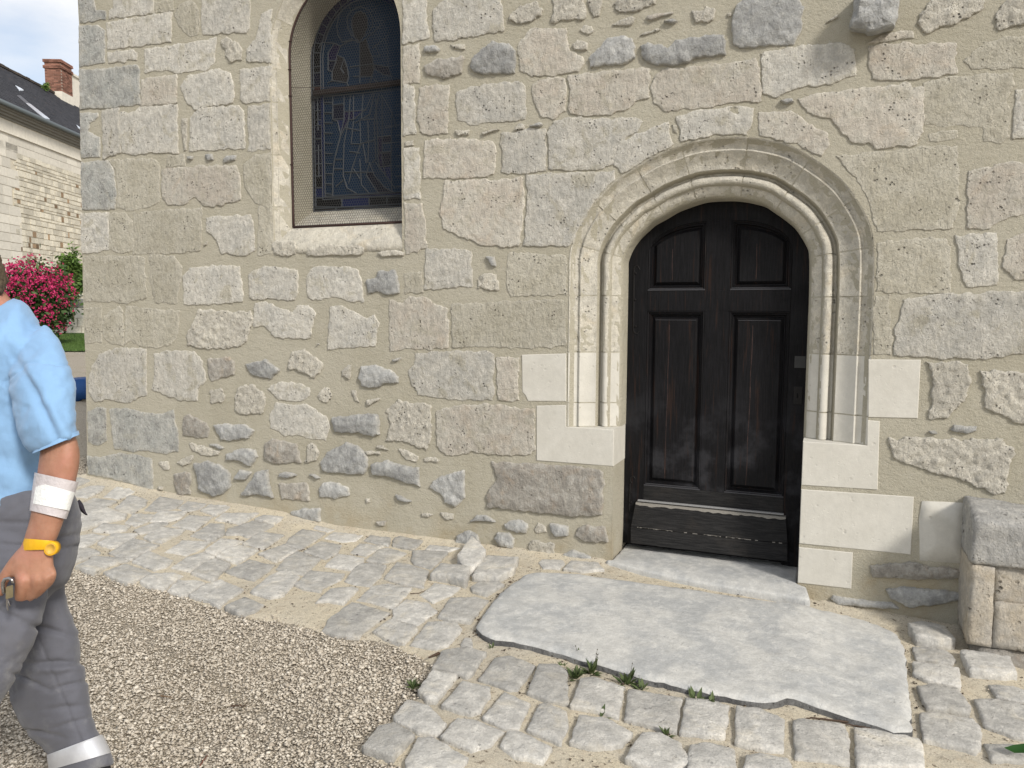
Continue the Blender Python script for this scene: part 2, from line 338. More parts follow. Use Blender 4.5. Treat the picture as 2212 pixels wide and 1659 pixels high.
# ---------------------------------------------------------------- chapel wall: every stone traced, set at its place in the wall
WALL_STONES = {
(0,0): """
k 505,-40 600,-40 625,60 690,70 690,130 515,155
a 740,-40 885,-40 885,95 712,118 715,75 740,60
a 892,-40 995,-40 995,85 892,100
w 1005,15 1120,5 1125,60 1060,75 1000,80
k 511,163 570,160 640,165 685,200 683,410 516,440
a 695,150 1110,82 1108,270 960,290 700,318
w 1135,95 1170,30 1240,0 1285,60 1290,180 1275,225 1225,230 1165,165
a 1315,0 1320,-40 1615,-40 1617,180 1600,205 1320,225 1310,120
a 705,345 870,328 890,350 885,385 830,380 815,400 712,405
a 940,325 1110,300 1400,250 1390,400 1350,445 1150,472 1060,450 945,465
r 1425,250 1480,245 1550,275 1580,330 1570,395 1490,408 1465,350
k 514,450 590,450 890,415 910,450 915,680 720,705 520,712
p 920,515 1145,490 1145,665 920,690
a 1215,500 1420,450 1490,480 1515,560 1510,660 1270,705 1215,660 1175,560
a 1560,455 1750,435 1745,650 1600,670 1565,640
a 1600,400 1605,330 1640,270 1660,265 1700,100 1760,70 1750,400
k 520,728 635,728 640,760 590,800 575,850 655,890 655,1020 525,1030
a 665,720 770,705 775,850 780,990 675,1025
a 785,725 840,740 920,700 1145,682 1155,990 1010,985 860,1000 800,985 780,900
r 1180,765 1220,765 1215,980 1195,985 1180,850
a 1240,770 1290,705 1540,688 1580,720 1590,960 1400,965 1235,980
a 1612,690 1745,680 1750,960 1615,975
w 1090,1015 1190,1005 1200,1070 1085,1075
g 1220,1015 1265,1010 1250,1040 1222,1040
g 1325,1000 1380,995 1392,1040 1350,1045
g 1450,1030 1480,1005 1535,1005 1530,1040 1455,1062
k 525,1050 700,1035 740,1100 760,1250 745,1360 530,1365
w 712,1040 985,1030 1030,1060 1035,1310 960,1340 830,1360 758,1340 770,1230 752,1100
p 1055,1100 1360,1075 1530,1075 1555,1130 1555,1290 1440,1330 1330,1330 1270,1275 1190,1330 1090,1320 1055,1270
w 1580,1070 1640,1020 1750,990 1755,1370 1650,1300 1590,1200
a 530,1385 705,1383 705,1620 530,1650
w 712,1385 810,1380 860,1440 860,1620 790,1635 712,1612
w 870,1380 1130,1358 1305,1348 1305,1400 1300,1615 1180,1635 865,1645
a 1345,1415 1620,1395 1640,1440 1650,1620 1600,1650 1440,1640 1410,1550 1345,1500
r 1320,1590 1350,1560 1345,1590 1325,1600
""", (0,1): """
w 538,0 900,0 935,20 950,270 810,305 690,290 545,295
w 975,-10 1130,5 1180,80 1145,300 1010,300 975,150
a 1190,130 1240,80 1420,65 1550,70 1575,240 1570,295 1280,315 1200,310
w 547,335 655,330 665,450 655,560 550,575
w 670,400 770,330 795,360 800,575 740,570 675,530
w 820,330 1000,345 1160,360 1155,500 1110,570 1030,590 900,580 850,540 810,570
r 1215,500 1270,400 1290,345 1340,350 1500,360 1620,350 1650,400 1600,560 1540,600 1360,605 1215,580
a 600,720 650,640 760,598 945,605 950,890 830,950 700,925 615,940 580,880 570,820
a 1005,640 1080,618 1260,622 1310,680 1335,800 1280,860 1280,935 1160,930 990,860 1010,780
b 1350,665 1490,648 1525,690 1525,770 1450,790 1370,820 1348,750
r 1365,870 1445,860 1465,900 1440,955 1365,960
r 1530,870 1590,830 1640,835 1700,870 1730,920 1715,1020 1600,1030 1525,1000
k 567,1010 630,975 692,985 695,1200 640,1235 572,1210
k 712,990 790,985 870,990 910,1010 1050,1020 1130,990 1140,1080 1160,1150 1160,1270 1080,1285 930,1260 870,1275 740,1250 725,1150
b 1195,1030 1230,1025 1340,1080 1365,1120 1350,1180 1270,1180 1190,1160
g 1385,1095 1430,1085 1600,1090 1655,1130 1620,1180 1480,1200 1440,1190
r 1210,1205 1300,1225 1430,1265 1420,1300 1340,1300 1250,1260
g 1360,1215 1420,1215 1455,1245 1430,1255 1370,1230
r 1150,1330 1255,1280 1255,1325 1190,1365 1155,1350
r 1020,1335 1090,1330 1105,1385 1070,1390
k 565,1290 640,1300 780,1275 900,1290 985,1310 995,1400 995,1525 860,1480 700,1440 567,1415
b 1130,1410 1200,1390 1245,1410 1240,1550 1155,1550 1130,1480
g 1265,1345 1340,1325 1430,1350 1500,1410 1500,1500 1440,1550 1390,1560 1290,1510 1285,1420
g 1470,1280 1560,1240 1660,1250 1680,1300 1630,1365 1560,1330 1470,1325
g 1525,1430 1560,1380 1640,1400 1600,1450 1530,1450
r 1025,1490 1060,1495 1055,1520 1030,1515
""", (1,1): """
a -40,120 0,95 60,70 180,80 270,95 270,240 250,280 150,285 90,270 0,280 -40,270
a 330,150 360,90 400,72 520,80 600,75 660,95 685,180 695,290 600,290 520,260 400,280 340,270
g 700,150 780,130 790,95 900,88 925,140 935,240 890,255 800,240 730,245
g -65,700 0,680 60,665 160,740 100,800 30,790 -40,760
g -95,1545 -60,1500 0,1400 85,1380 90,1470 120,1570 30,1550 -60,1555
a 0,310 60,300 160,345 240,370 270,325 340,320 380,370 350,525 270,530 130,520 60,450 -15,460
a 485,335 560,330 680,390 720,410 770,385 790,430 770,580 600,590 470,600 475,460
p 870,290 950,310 990,270 1100,270 1150,310 1240,350 1245,480 1240,590 1100,600 980,595 875,610 870,440
w 1265,310 1500,310 1600,295 1950,290 2010,290 2010,590 1850,590 1500,585 1280,585
g 385,560 415,562 410,578
r 215,690 240,620 320,595 380,650 440,700 420,760 380,800 330,770 260,740 220,740
r 555,740 600,700 625,700 620,770 610,805 560,780
g 680,715 770,700 870,735 930,780 930,825 850,830 780,860 690,845 665,790
g 885,670 950,650 935,675 895,690
a 1035,630 1250,625 1500,625 1535,640 1545,720 1525,800 1545,900 1530,925 1350,930 1200,915 1050,895 1000,800 990,745 1030,710
p 1565,665 1700,665 1700,930 1575,930
a 85,860 150,820 290,830 345,860 345,905 290,940 150,930
r 400,900 440,850 480,850 490,900 460,950 410,930
r 615,870 650,865 665,920 675,955 640,940
r 715,930 815,915 790,945 740,970 715,960
a 130,960 250,970 330,960 400,1020 450,1040 480,1110 455,1190 350,1180 270,1150 200,1160 95,1110 95,1030
g 495,1045 620,1030 800,1020 808,1160 770,1175 680,1150 510,1145
r 880,960 920,925 1040,950 1140,970 1145,1150 1110,1255 1060,1250 980,1210 840,1200 870,1100 845,1010
p 1180,1010 1310,975 1500,965 1700,985 1800,1000 1805,1250 1780,1280 1600,1290 1400,1260 1320,1285 1240,1285 1180,1230
b 60,1210 110,1180 270,1215 300,1340 130,1350 60,1320
r 335,1230 365,1210 410,1260 400,1330 325,1340
g 420,1340 470,1270 590,1205 660,1225 720,1290 730,1360 700,1420 600,1415 440,1400
r 770,1230 820,1228 865,1258 800,1250
r 710,1260 800,1265 810,1285 720,1290
r 920,1250 960,1245 1060,1300 1040,1340 970,1320
r 1090,1305 1160,1300 1195,1325 1180,1340 1090,1330
g 750,1345 850,1320 950,1355 1060,1370 1070,1500 1000,1480 900,1440 760,1420
g 1130,1500 1150,1450 1240,1410 1355,1385 1360,1570 1295,1630 1220,1600 1210,1560
g 155,1405 200,1395 290,1420 200,1440 155,1435
g 340,1410 380,1410 430,1440 400,1445
b 150,1470 330,1465 350,1500 350,1590 170,1580
g 415,1500 440,1465 540,1465 600,1500 610,1550 520,1575 415,1560
g 905,1540 960,1560 1020,1590 980,1600 920,1580
r 710,1570 740,1565 745,1600 715,1600
b 1520,1330 1700,1340 1850,1340 1900,1350 2200,1370 2260,1400 2255,1560 2250,1680 2050,1690 1700,1650 1500,1630 1490,1560 1560,1440
g 230,1655 330,1630 420,1635 425,1725 330,1710 250,1690
a 1105,-40 1280,-45 1390,-30 1400,190 1290,200 1095,215
g 1490,0 1550,0 1560,70 1530,70 1500,20
r 1430,150 1480,110 1560,115 1585,170 1570,225 1430,215
w 965,110 1075,105 1080,230 970,235
w 1640,0 1660,-15 2015,-10 2018,250 1659,260 1625,200
""", (1,2): """
r 1070,5 1110,0 1150,15 1120,35 1080,30
r 1190,0 1290,10 1280,50 1230,50
g 1390,60 1430,15 1500,20 1560,65 1470,60
g 1290,200 1300,150 1380,120 1440,140 1460,200 1485,250 1400,240 1290,225
g 1545,170 1570,125 1640,130 1680,170 1670,235 1600,230
b 780,60 850,55 840,90 800,90
""", (2,2): """
g -50,70 0,50 70,45 110,75 100,140 30,140 -50,100
r 140,110 170,60 215,90 230,130 160,145
g 245,70 300,70 370,90 370,155 280,160 250,120
b 410,150 430,100 500,80 610,95 630,190 560,200 470,190
r 100,230 140,180 270,200 280,270 240,290 120,280
g 330,270 400,240 500,280 560,310 450,320 350,305
""", (1,0): """
a 955,-40 1095,-40 1115,240 1060,255 1005,270 960,278
p 960,310 1055,285 1058,530 958,550
a 958,560 1020,560 1030,860 960,880
r 965,920 1025,905 1028,945 965,955
a 962,965 1055,960 1062,1280 966,1290
p 966,1320 1075,1325 1110,1600 975,1640
w 20,1340 100,1330 105,1640 20,1650
a 1155,70 1210,10 1330,-40 1585,-40 1600,190 1420,230 1170,270 1155,200
g 1090,310 1110,295 1180,297 1200,325 1180,345 1095,345
r 1255,290 1360,285 1360,325 1280,320
b 1085,430 1180,380 1350,365 1340,480 1220,520 1110,490
g 1390,440 1420,360 1470,320 1540,265 1650,290 1690,330 1690,420 1680,480 1500,490 1420,470
p 1065,570 1255,555 1245,700 1240,860 1130,875 1070,850 1050,720
a 1310,600 1420,565 1700,530 1740,560 1750,700 1740,770 1390,805 1310,770 1300,680
r 1280,840 1390,840 1380,880 1310,880
r 1460,860 1550,835 1590,840 1480,880
p 1100,910 1400,905 1530,920 1560,990 1540,1120 1480,1145 1250,1150 1090,1150
p 1230,1180 1600,1165 1720,1160 1740,1290 1700,1590 1600,1600 1500,1590 1220,1480 1200,1400
""", (2,0): """
a -65,870 100,845 215,840 215,1100 100,1120 -60,1110 -55,960
a 100,1140 400,1120 660,1110 670,1160 560,1280 490,1380 400,1560 370,1595 80,1590 110,1300
r -30,120 0,90 60,30 170,10 205,70 190,110 100,160 40,155
r 265,60 270,-40 480,-40 475,125 255,150
r 490,0 580,-40 590,20 570,110 530,120 500,60
r 660,20 720,-40 960,-40 940,30 800,80 690,90
r 650,150 780,100 810,120 780,165 650,172
b 880,100 1050,80 1045,92 900,140 870,130
g 965,145 1050,125 1080,140 1050,160 980,150
r 1165,70 1240,60 1260,35 1320,70 1310,120 1270,155 1190,155 1165,120
r 1390,90 1420,80 1420,110 1400,115
g 1420,160 1450,40 1550,-40 1870,-40 1890,60 1880,200 1830,300 1500,320 1430,290
r 430,200 470,160 520,165 545,210 490,230
r 390,290 430,250 495,285 490,330 400,330
p 45,300 100,220 150,190 200,200 350,185 365,340 455,370 460,400 430,460 250,480 140,490 60,450 50,380
r 820,225 950,185 970,200 830,240
g 495,380 560,310 620,245 720,228 790,250 805,310 800,380 740,420 620,430 510,450
g 825,300 880,270 950,285 1010,310 1060,260 1200,240 1380,225 1390,360 1200,380 1130,420 950,430 840,390
p 140,550 230,510 330,515 350,600 345,720 260,765 200,750 160,680 140,620
p 375,500 700,460 890,455 880,630 800,650 730,710 600,740 500,750 380,730
p 930,500 980,455 1100,450 1250,425 1420,410 1570,390 1600,500 1615,650 1500,655 1400,660 1270,690 1170,700 1000,715 920,660 905,560
r 20,830 50,800 90,805 85,840 25,850
g 115,815 190,793 205,808 190,825 120,825
a 235,870 280,790 380,770 600,775 800,765 845,790 830,830 700,920 665,980 660,1060 590,1090 380,1100 240,1090 250,950
a 670,1010 700,930 850,860 1010,795 1020,870 1055,940 900,1020 780,1098 710,1130 665,1060
w 1030,810 1075,805 1075,870 1040,860
a 1075,760 1200,720 1420,705 1440,740 1450,700 1565,705 1560,750 1530,875 1480,875 1300,880 1095,922
""", (3,0): """
p -60,740 0,730 120,735 190,740 250,800 380,870 390,940 350,1020 200,945 0,893 -60,882
r 365,155 450,95 455,120 400,145
r 955,150 990,80 1050,10 1200,-40 1400,0 1400,50 1310,120 1100,190 1020,225
r 1470,110 1520,30 1640,-40 1750,-40 1750,150 1600,180 1490,200 1480,160
p 620,290 760,215 860,195 940,200 950,250 800,270
a -40,350 0,345 200,310 470,280 560,330 570,480 400,540 200,560 60,620 0,610 -30,600
p 665,310 900,290 1000,300 1210,290 1220,465 1100,490 950,515 680,510 660,430
w 1280,400 1400,280 1600,240 1760,250 1760,430 1500,440 1330,440
g 60,650 160,640 175,665 120,680
p 190,640 500,590 900,550 930,580 1005,580 1000,850 960,930 700,960 670,930 530,900 430,780 260,720
w 1015,545 1200,505 1400,485 1580,480 1590,560 1540,640 1560,720 1555,890 1480,920 1400,915 1400,820 1200,810 1010,800
a 1610,590 1760,580 1760,890 1595,890 1600,800
w 1030,870 1120,840 1230,840 1240,900 1100,930 1040,925
w 450,1010 700,990 1220,950 1240,1200 1200,1470 1000,1480 705,1510 690,1400 640,1270 560,1140
p 1310,1110 1500,1070 1600,1060 1760,1080 1760,1350 1500,1420 1430,1475 1310,1470 1290,1200
w 700,1570 900,1555 1140,1550 1175,1600 1170,1890 900,1895 700,1895
a 1225,1530 1420,1520 1480,1515 1475,1840 1300,1850 1250,1750
p 1560,1560 1620,1530 1760,1520 1760,1800 1600,1810 1530,1720
""", (3,1): """
w 685,255 780,255 790,500 790,640 672,640
a 880,290 1100,255 1600,240 1760,240 1760,610 1600,630 1385,660 1160,655 820,640 830,500 870,380
r 1020,680 1150,690 1230,680 1310,700 1310,850 1280,950 1150,1060 1040,1060 1070,930 1060,760
r 1370,745 1550,735 1760,760 1760,1110 1600,1080 1470,1020 1400,980 1395,850
g 1035,1135 1080,1130 1105,1150 1060,1158
g 1175,1130 1200,1090 1360,1100 1355,1135 1280,1155
r 780,1180 950,1170 1300,1190 1500,1185 1600,1250 1560,1400 1540,1540 1450,1540 1340,1490 1220,1440 1050,1410 820,1310 770,1240
n 995,1585 1280,1597 1275,2000 1235,1995 980,1975 975,1700
""", (3,2): """
b 655,340 900,320 1260,370 1260,430 900,440 680,430
g 755,500 900,480 1080,500 1260,520 1260,570 1040,610 900,610 790,560
g 400,560 420,535 640,570 800,580 870,630 700,620 450,600
"""}
# dressed new blocks beside the door, as solid blocks: (tile, front outline)
NEW_BLOCKS = [((2,1), "65,640 352,632 352,942 105,940 90,905 68,880", .05),
 ((2,1), "160,970 352,965 352,1110 650,1141 650,1362 230,1330 160,1325", .33),
 ((3,1), "650,670 990,672 970,1052 648,1045", .05),
 ((3,1), "643,1063 724,1070 710,1515 232,1485 244,1213 640,1230", .33),
 ((3,1), "232,1512 945,1560 925,1934 218,1864", .33),
 ((3,2), "215,228 550,262 540,497 210,460", .33)]
def tpts(s, ij):
    return [(553*ij[0]+float(a)/3, 553*ij[1]+float(b)/3) for a, b in (q.split(',') for q in s.split())]

chapel = thing('chapel', 'pale limestone chapel with mortared rubble wall, arched black door and stained glass window', 'chapel', loc=(-2, 0, 0))
chapel.location = (0, 0, 0)
JL, JR = -1.112, -.100           # door jambs
LEDGE = .748
OUTER = [(1226.5,922),(1227,870),(1228,800),(1229,700),(1230,600),(1231,553),(1239,518),(1256,478),(1283,438),(1319,400),(1339,383),(1366,366),(1406,341),(1459,318),(1500,305),(1550,298),(1605,296),(1659,302),(1709,315),(1752,339),(1792,366),(1822,392),(1849,427),(1872,467),(1884,500),(1888,533),(1889,560),(1887,640),(1884,700),(1880,800),(1876,900),(1873,960)]
def resample(P, step):
    """Catmull-Rom through the points, even spacing; returns points and source parameter"""
    P = [np.array(p, float) for p in P]; out = []; par = []
    for i in range(len(P)-1):
        p0, p1, p2, p3 = P[max(i-1, 0)], P[i], P[i+1], P[min(i+2, len(P)-1)]
        L = np.linalg.norm(p2-p1); k = max(1, int(L/step))
        for j in range(k):
            t = j/k
            q = .5*((2*p1)+(-p0+p2)*t+(2*p0-5*p1+4*p2-p3)*t*t+(-p0+3*p1-3*p2+p3)*t**3)
            out.append(q); par.append(i+t)
    out.append(P[-1]); par.append(len(P)-1.0)
    return np.array(out), np.array(par)
outer_w = [W(*p) for p in OUTER]
# keep the jambs truly vertical and the ledges level
xl = np.mean([p[0] for p in outer_w[:5]]); xr = np.mean([p[0] for p in outer_w[-5:]])
outer_w = [(xl, p[1]) if i < 5 else ((xr, p[1]) if i >= len(outer_w)-5 else p) for i, p in enumerate(outer_w)]
outer_w[0] = (xl, LEDGE); outer_w[-1] = (xr, LEDGE)
DPATH, DPAR = resample(outer_w, .022)

# window outline
WXC, WR, WSP, SILL = -2.987, .500, 3.10, 1.80
def win_path(r, z0, step=.04):
    P = [(WXC-r, z0+(WSP-z0)*i/30) for i in range(30)]
    P += [(WXC-r*math.cos(a), WSP+r*1.04*math.sin(a)) for a in np.linspace(0, math.pi, 42)]
    P += [(WXC+r, WSP+(z0-WSP)*i/30) for i in range(1, 31)]
    return P
ZBOT = lambda x: g(x, 0)-.25
# ---- mortar sheet with the two openings
def build_mortar():
    rs = random.Random(3)
    corner = [W(*p) for p in [(167,-60),(168,0),(171,55),(170,60),(171,150),(173,155),(172,240),(174,340),(176,347),(177,470),(178,560),(180,640),(181,700),(184,760),(186,820),(187,900),(188,960),(187,1035)]]
    corner = [(-5.215, 4.6)]+corner+[(-5.375, -.3)]
    right = 2.6
    out = corner+[(-4.5,-.3),(-3,-.35),(-1.5,-.35)]
    jl, jr = JL, JR
    door = [(jl, -.35), (jl, LEDGE-.012), (xl+.006, LEDGE-.012)]
    dp = [(x, z) for x, z in DPATH[::2]]
    ins = inset(dp+[(xr, 0), (xl, 0)], .006)[:len(dp)]
    door += [tuple(p) for p in ins[1:-1]]+[(xr-.006, LEDGE-.012), (jr, LEDGE-.012), (jr, -.35)]
    out += door+[(0, -.4), (right, -.45), (right, 4.6)]
    # coarse edges subdivided
    O = []
    for i in range(len(out)):
        a, b = np.array(out[i]), np.array(out[(i+1) % len(out)]); L = np.linalg.norm(b-a); k = max(1, int(L/.07))
        for j in range(k): O.append(tuple(a+(b-a)*j/k))
    wp = [(x, z) for x, z in win_path(WR-.004, SILL+.01)]
    hole = []
    for i in range(len(wp)): hole.append(wp[i])
    xs = np.linspace(WXC+WR, WXC-WR, 12)[1:-1]; hole += [(x, SILL+.01) for x in xs]
    pts = O+hole; nO, nH = len(O), len(hole)
    edges = [(i, (i+1) % nO) for i in range(nO)]+[(nO+i, nO+(i+1) % nH) for i in range(nH)]
    gx = np.arange(-5.4, right, .045); gz = np.arange(-.4, 4.6, .045)
    Q = np.array([(x+(rs.random()-.5)*.02, z+(rs.random()-.5)*.02) for x in gx for z in gz])
    Dm = np.full(len(Q), 9.); In = np.zeros(len(Q), bool)
    for s in range(0, len(Q), 3000):
        d1, i1 = seg_dist(Q[s:s+3000], O); d2, i2 = seg_dist(Q[s:s+3000], hole)
        Dm[s:s+3000] = np.minimum(d1, d2); In[s:s+3000] = i1 & ~i2
    Q = Q[In & (Dm > .02)]
    pts += [tuple(q) for q in Q]
    vs, es, fs, *_ = delaunay_2d_cdt([Vector(p) for p in pts], edges, [], 0, 1e-5)
    P = np.array([tuple(v) for v in vs])
    cen = np.array([P[list(f)].mean(0) for f in fs]); keep = np.zeros(len(cen), bool)
    for s in range(0, len(cen), 3000):
        _, i1 = seg_dist(cen[s:s+3000], O); _, i2 = seg_dist(cen[s:s+3000], hole); keep[s:s+3000] = i1 & ~i2
    fs = [tuple(f) for f, k in zip(fs, keep) if k]
    V3 = []
    for x, z in P:
        y = .0022*fbm(x*3, z*3, 1)+.0016*nz3(x*13, z*13, 5)
        V3.append((x, y, z))
    F = []
    for f in fs:
        a, b_, c_ = [np.array(V3[i]) for i in f[:3]]
        F.append(f if np.cross(b_-a, c_-a)[1] < 0 else f[::-1])
    # returns: building corner going back, window and door reveals in mortar below the ledge
    def strip(line, y0, y1, flip=False):
        b = len(V3)
        for x, z in line: V3.append((x, y0, z)); V3.append((x, y1, z))
        for i in range(len(line)-1):
            q = (b+2*i, b+2*i+1, b+2*i+3, b+2*i+2); F.append(q[::-1] if flip else q)
    strip(corner, 0, 3.2)
    strip([(jl-.003, -.35), (jl-.003, LEDGE-.205)], 0.0, .34, True)
    strip([(jr, -.35), (jr, LEDGE-.20)], 0.0, .34)
    strip([(-5.3, 4.6), (2.6, 4.6)], 0, 3.2, True)
    return mesh_obj('wall', V3, F, M['m'], chapel, smooth=True)
wall_o = build_mortar()
rs = random.Random(11)
for ij, txt in WALL_STONES.items():
    for line in txt.strip().splitlines():
        k, s = line[0], line[2:]
        P = [W(*p) for p in tpts(s, ij)]
        if k in 'awp' and abs(area(P)) > .01:      # dressed stones: mortar joints of two or three centimetres
            Q = inset(P, -.009); dd, _ = seg_dist(Q, [tuple(q) for q in DPATH]+[(xr, -1), (xl, -1)])
            P = [b if d_ > .02 and b[0] > -5.3 else a for a, b, d_ in zip(P, Q, dd)]
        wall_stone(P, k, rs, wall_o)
# protruding corbel stone top right
def corbel():
    fr = [W(u, v, -.13) for u, v in [(1850,-14),(1843,28),(1838,58),(1862,62),(1876,68),(1900,64),(1932,55),(1941,34),(1944,-14)]]
    bk = [(x*1.0+.0, z+.03) for x, z in fr]
    o = jag(fr, .02, .006, rs); cx, cz = np.mean(o, 0); pts, tris, D = patch2d(o, (.008, .02), .022, rs); vs = []
    for (x, z), d in zip(pts, D): vs.append((x, -.13-.022*min(1, d/.03)**.6-.010*fbm(x*18, z*18, 2)*min(1, d/.01), z))
    nb = len(vs); idx = [i for i, d in enumerate(D) if d == 0]
    n = len(o); order = []
    A = np.array(vs)[:, [0, 2]]
    for p in o: order.append(int(np.argmin(((A-np.array(p))**2).sum(1))))
    b = len(vs)
    for lay, (yy, sc) in enumerate(((-.07, 1.03), (.02, 1.0))):
        for p in o: vs.append((cx+(p[0]-cx)*sc+.006*nz3(p[0]*25, p[1]*25, lay), yy, cz+(p[1]-cz)*sc+.03*(lay+1)*.4))
    F = [f if np.cross(np.array(vs[f[1]])-vs[f[0]], np.array(vs[f[2]])-vs[f[0]])[1] < 0 else f[::-1] for f in tris]
    prev = order
    for lay in range(2):
        cur = [b+lay*n+i for i in range(n)]
        for i in range(n): j = (i+1) % n; F.append((prev[i], prev[j], cur[j], cur[i]))
        prev = cur
    o2 = mesh_obj('corbel', vs, F, M['g'], wall_o, smooth=False); o2['label'] = 'grey stone jutting out of the wall'
corbel()
for ij, s, dep in NEW_BLOCKS:
    P = [W(*p) for p in tpts(s, ij)]
    if dep > .1:   # jamb edge vertical, ledge level
        P = [((JL if abs(x-JL) < .03 else (JR if abs(x-JR) < .03 else x)), (LEDGE if abs(z-LEDGE) < .035 and (xl-.02 < x < xr+.02) else z)) for x, z in P]
        q = P
    else:
        q = P
    bm = bmesh.new(); prism(bm, q, -.005, dep, .003)
    o = bm_obj('block', bm, M['n'], wall_o)
# ---------------------------------------------------------------- door surround: moulded stones swept round the opening
PROF = [(0,-.004),(.006,.000),(.014,.012),(.026,.026),(.040,.034),(.053,.037),(.055,.028),(.062,.025),(.070,.031),(.090,.047),(.112,.060),(.134,.069),(.150,.072),(.153,.080),(.157,.112),(.164,.124),(.174,.125),(.181,.115),
        (.182,.104),(.186,.092),(.194,.083),(.205,.079),(.216,.082),(.224,.090),(.228,.100),(.231,.108),(.238,.112),(.250,.116),(.266,.124),(.280,.136),(.287,.150),(.290,.165),(.290,.33)]
def sweep(path, nrm, wsc, prof, i0, i1, amp, seed, off=0.0, gap=0.0):
    """verts, faces of the profile carried along path points i0..i1; gap trims both ends"""
    idx = list(range(i0, i1+1)); vs = []; fs = []; n = len(prof)
    for c, i in enumerate(idx):
        p = np.array(path[i], float); t = np.array(path[min(i+1, len(path)-1)])-np.array(path[max(i-1, 0)]); t = t/np.linalg.norm(t)
        if c == 0: p = p+t*gap
        if c == len(idx)-1: p = p-t*gap
        for k, (w, y) in enumerate(prof):
            q = p+nrm[i]*(w*wsc[i]+off)
            d = amp*(fbm(q[0]*16+seed, q[1]*16+w*30, seed)*.9+nz3(q[0]*45, q[1]*45, seed+w*60)*.6) if 0 < k < n-1 else 0
            vs.append((q[0], y+off+d, q[1]))
    for c in range(len(idx)-1):
        for k in range(n-1):
            a = c*n+k; fs.append((a, a+1, a+n+1, a+n))
    e = [0, (len(idx)-1)*n]
    for s, st in enumerate(e):
        b = len(vs); q = path[idx[0 if s == 0 else -1]]
        f = [st+k for k in range(n)]
        vs.append((vs[st][0], .33, vs[st][2])); f.append(b)
        fs.append(tuple(f if s else f[::-1]))
    return vs, fs
def normals(P):
    out = []
    for i in range(len(P)):
        t = np.array(P[min(i+2, len(P)-1)])-np.array(P[max(i-2, 0)]); t = t/np.linalg.norm(t); out.append(np.array((t[1], -t[0])))
    return out
NR = normals(DPATH)
for i, q in enumerate(DPAR):
    if q < 4.5: NR[i] = np.array((1., 0.))
    if q > len(OUTER)-5.5: NR[i] = np.array((-1., 0.))
# smooth normals over the haunches so that inner arrises do not fold
NA = np.array(NR)
for _ in range(6):
    B = NA.copy(); B[1:-1] = (NA[:-2]+NA[1:-1]*2+NA[2:])/4; NA = B/np.linalg.norm(B, axis=1)[:, None]
wl_, wr_ = (JL-xl)/.290, (xr-JR)/.290
tt = (DPATH[:, 0]-xl)/(xr-xl); WSC = wl_+(wr_-wl_)*np.clip(tt, 0, 1)
def zi(z, left=True):
    c = [i for i in range(len(DPATH)) if (DPAR[i] < 6) == left and (left or DPAR[i] > 24)]
    return min(c, key=lambda i: abs(DPATH[i][1]-z))
def ni(u, v):
    q = W(u, v); return int(np.argmin(((DPATH-np.array(q))**2).sum(1)))
surround = bpy.data.objects.new('door_surround', None); COL.objects.link(surround); surround.parent = chapel
cuts = [0, zi(W(1228,869)[1]), zi(W(1229,762)[1]), zi(W(1230,640)[1]), ni(1236,528), ni(1283,438), ni(1370,364), ni(1472,314), ni(1619,297), ni(1752,340), ni(1850,428), ni(1887,530),
        zi(W(1887,636)[1], False), zi(W(1881,769)[1], False), zi(W(1877,899)[1], False), len(DPATH)-1]
kinds = 'nndddddddddddnn'
for j, (a, b) in enumerate(zip(cuts, cuts[1:])):
    amp = .0003 if kinds[j] == 'n' else .0034
    vs, fs = sweep(DPATH, NA, WSC, PROF, a, b, amp, j*3.1, 0, 0 if a == 0 and 0 else .0035)
    mesh_obj('voussoir' if 4 <= j <= 10 else 'jamb_stone', vs, [f[::-1] for f in fs], M[kinds[j]], surround, smooth=False)
vs, fs = sweep(DPATH, NA, WSC, PROF, 0, len(DPATH)-1, .001, 5, .0028, 0)
mesh_obj('joint_mortar', vs, [f[::-1] for f in fs], M['m'], surround, smooth=False)
for o in surround.children:
    me = o.data
    for p in me.polygons: p.use_smooth = True
    me.set_sharp_from_angle(angle=math.radians(38))

# threshold stone
def heightpatch(outline, zf, step_grid, rings, rs, name, mat, parent, thick=.08, jagamp=.006, jagstep=.03, side=None):
    o = jag(outline, jagstep, jagamp, rs) if jagamp else outline
    pts, tris, D = patch2d(o, rings, step_grid, rs)
    vs = [(x, y, zf(x, y, d)) for (x, y), d in zip(pts, D)]
    F = []
    for f in tris:
        a, b_, c_ = [np.array(vs[i]) for i in f[:3]]
        F.append(f if np.cross(b_-a, c_-a)[2] > 0 else f[::-1])
    A = np.array(pts); order = [int(np.argmin(((A-np.array(p))**2).sum(1))) for p in o]
    b = len(vs); n = len(o)
    rows = [.35, 1.0]
    prev = order; nf = len(F)
    for r_, k in enumerate(rows):
        for p, oi in zip(o, order):
            t = vs[oi]; vs.append((t[0]+jagamp*nz3(p[0]*40, p[1]*40, r_)*1.2, t[1]+jagamp*nz3(p[0]*40, p[1]*40, r_+7)*1.2, t[2]-thick*k))
        cur = [b+r_*n+i for i in range(n)]
        for i in range(n): j = (i+1) % n; F.append((prev[i], prev[j], cur[j], cur[i]))
        prev = cur
    ob = mesh_obj(name, vs, F, mat, parent)
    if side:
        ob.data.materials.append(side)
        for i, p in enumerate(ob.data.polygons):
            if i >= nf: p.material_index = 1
    bmm = bmesh.new(); bmm.from_mesh(ob.data); bmesh.ops.recalc_face_normals(bmm, faces=bmm.faces); bmm.to_mesh(ob.data); bmm.free()
    return ob
def atz(u, v, z):
    d = ray(u, v); k = (z-CAM[2])/d[2]; P = CAM+d*k; return (P[0], P[1])
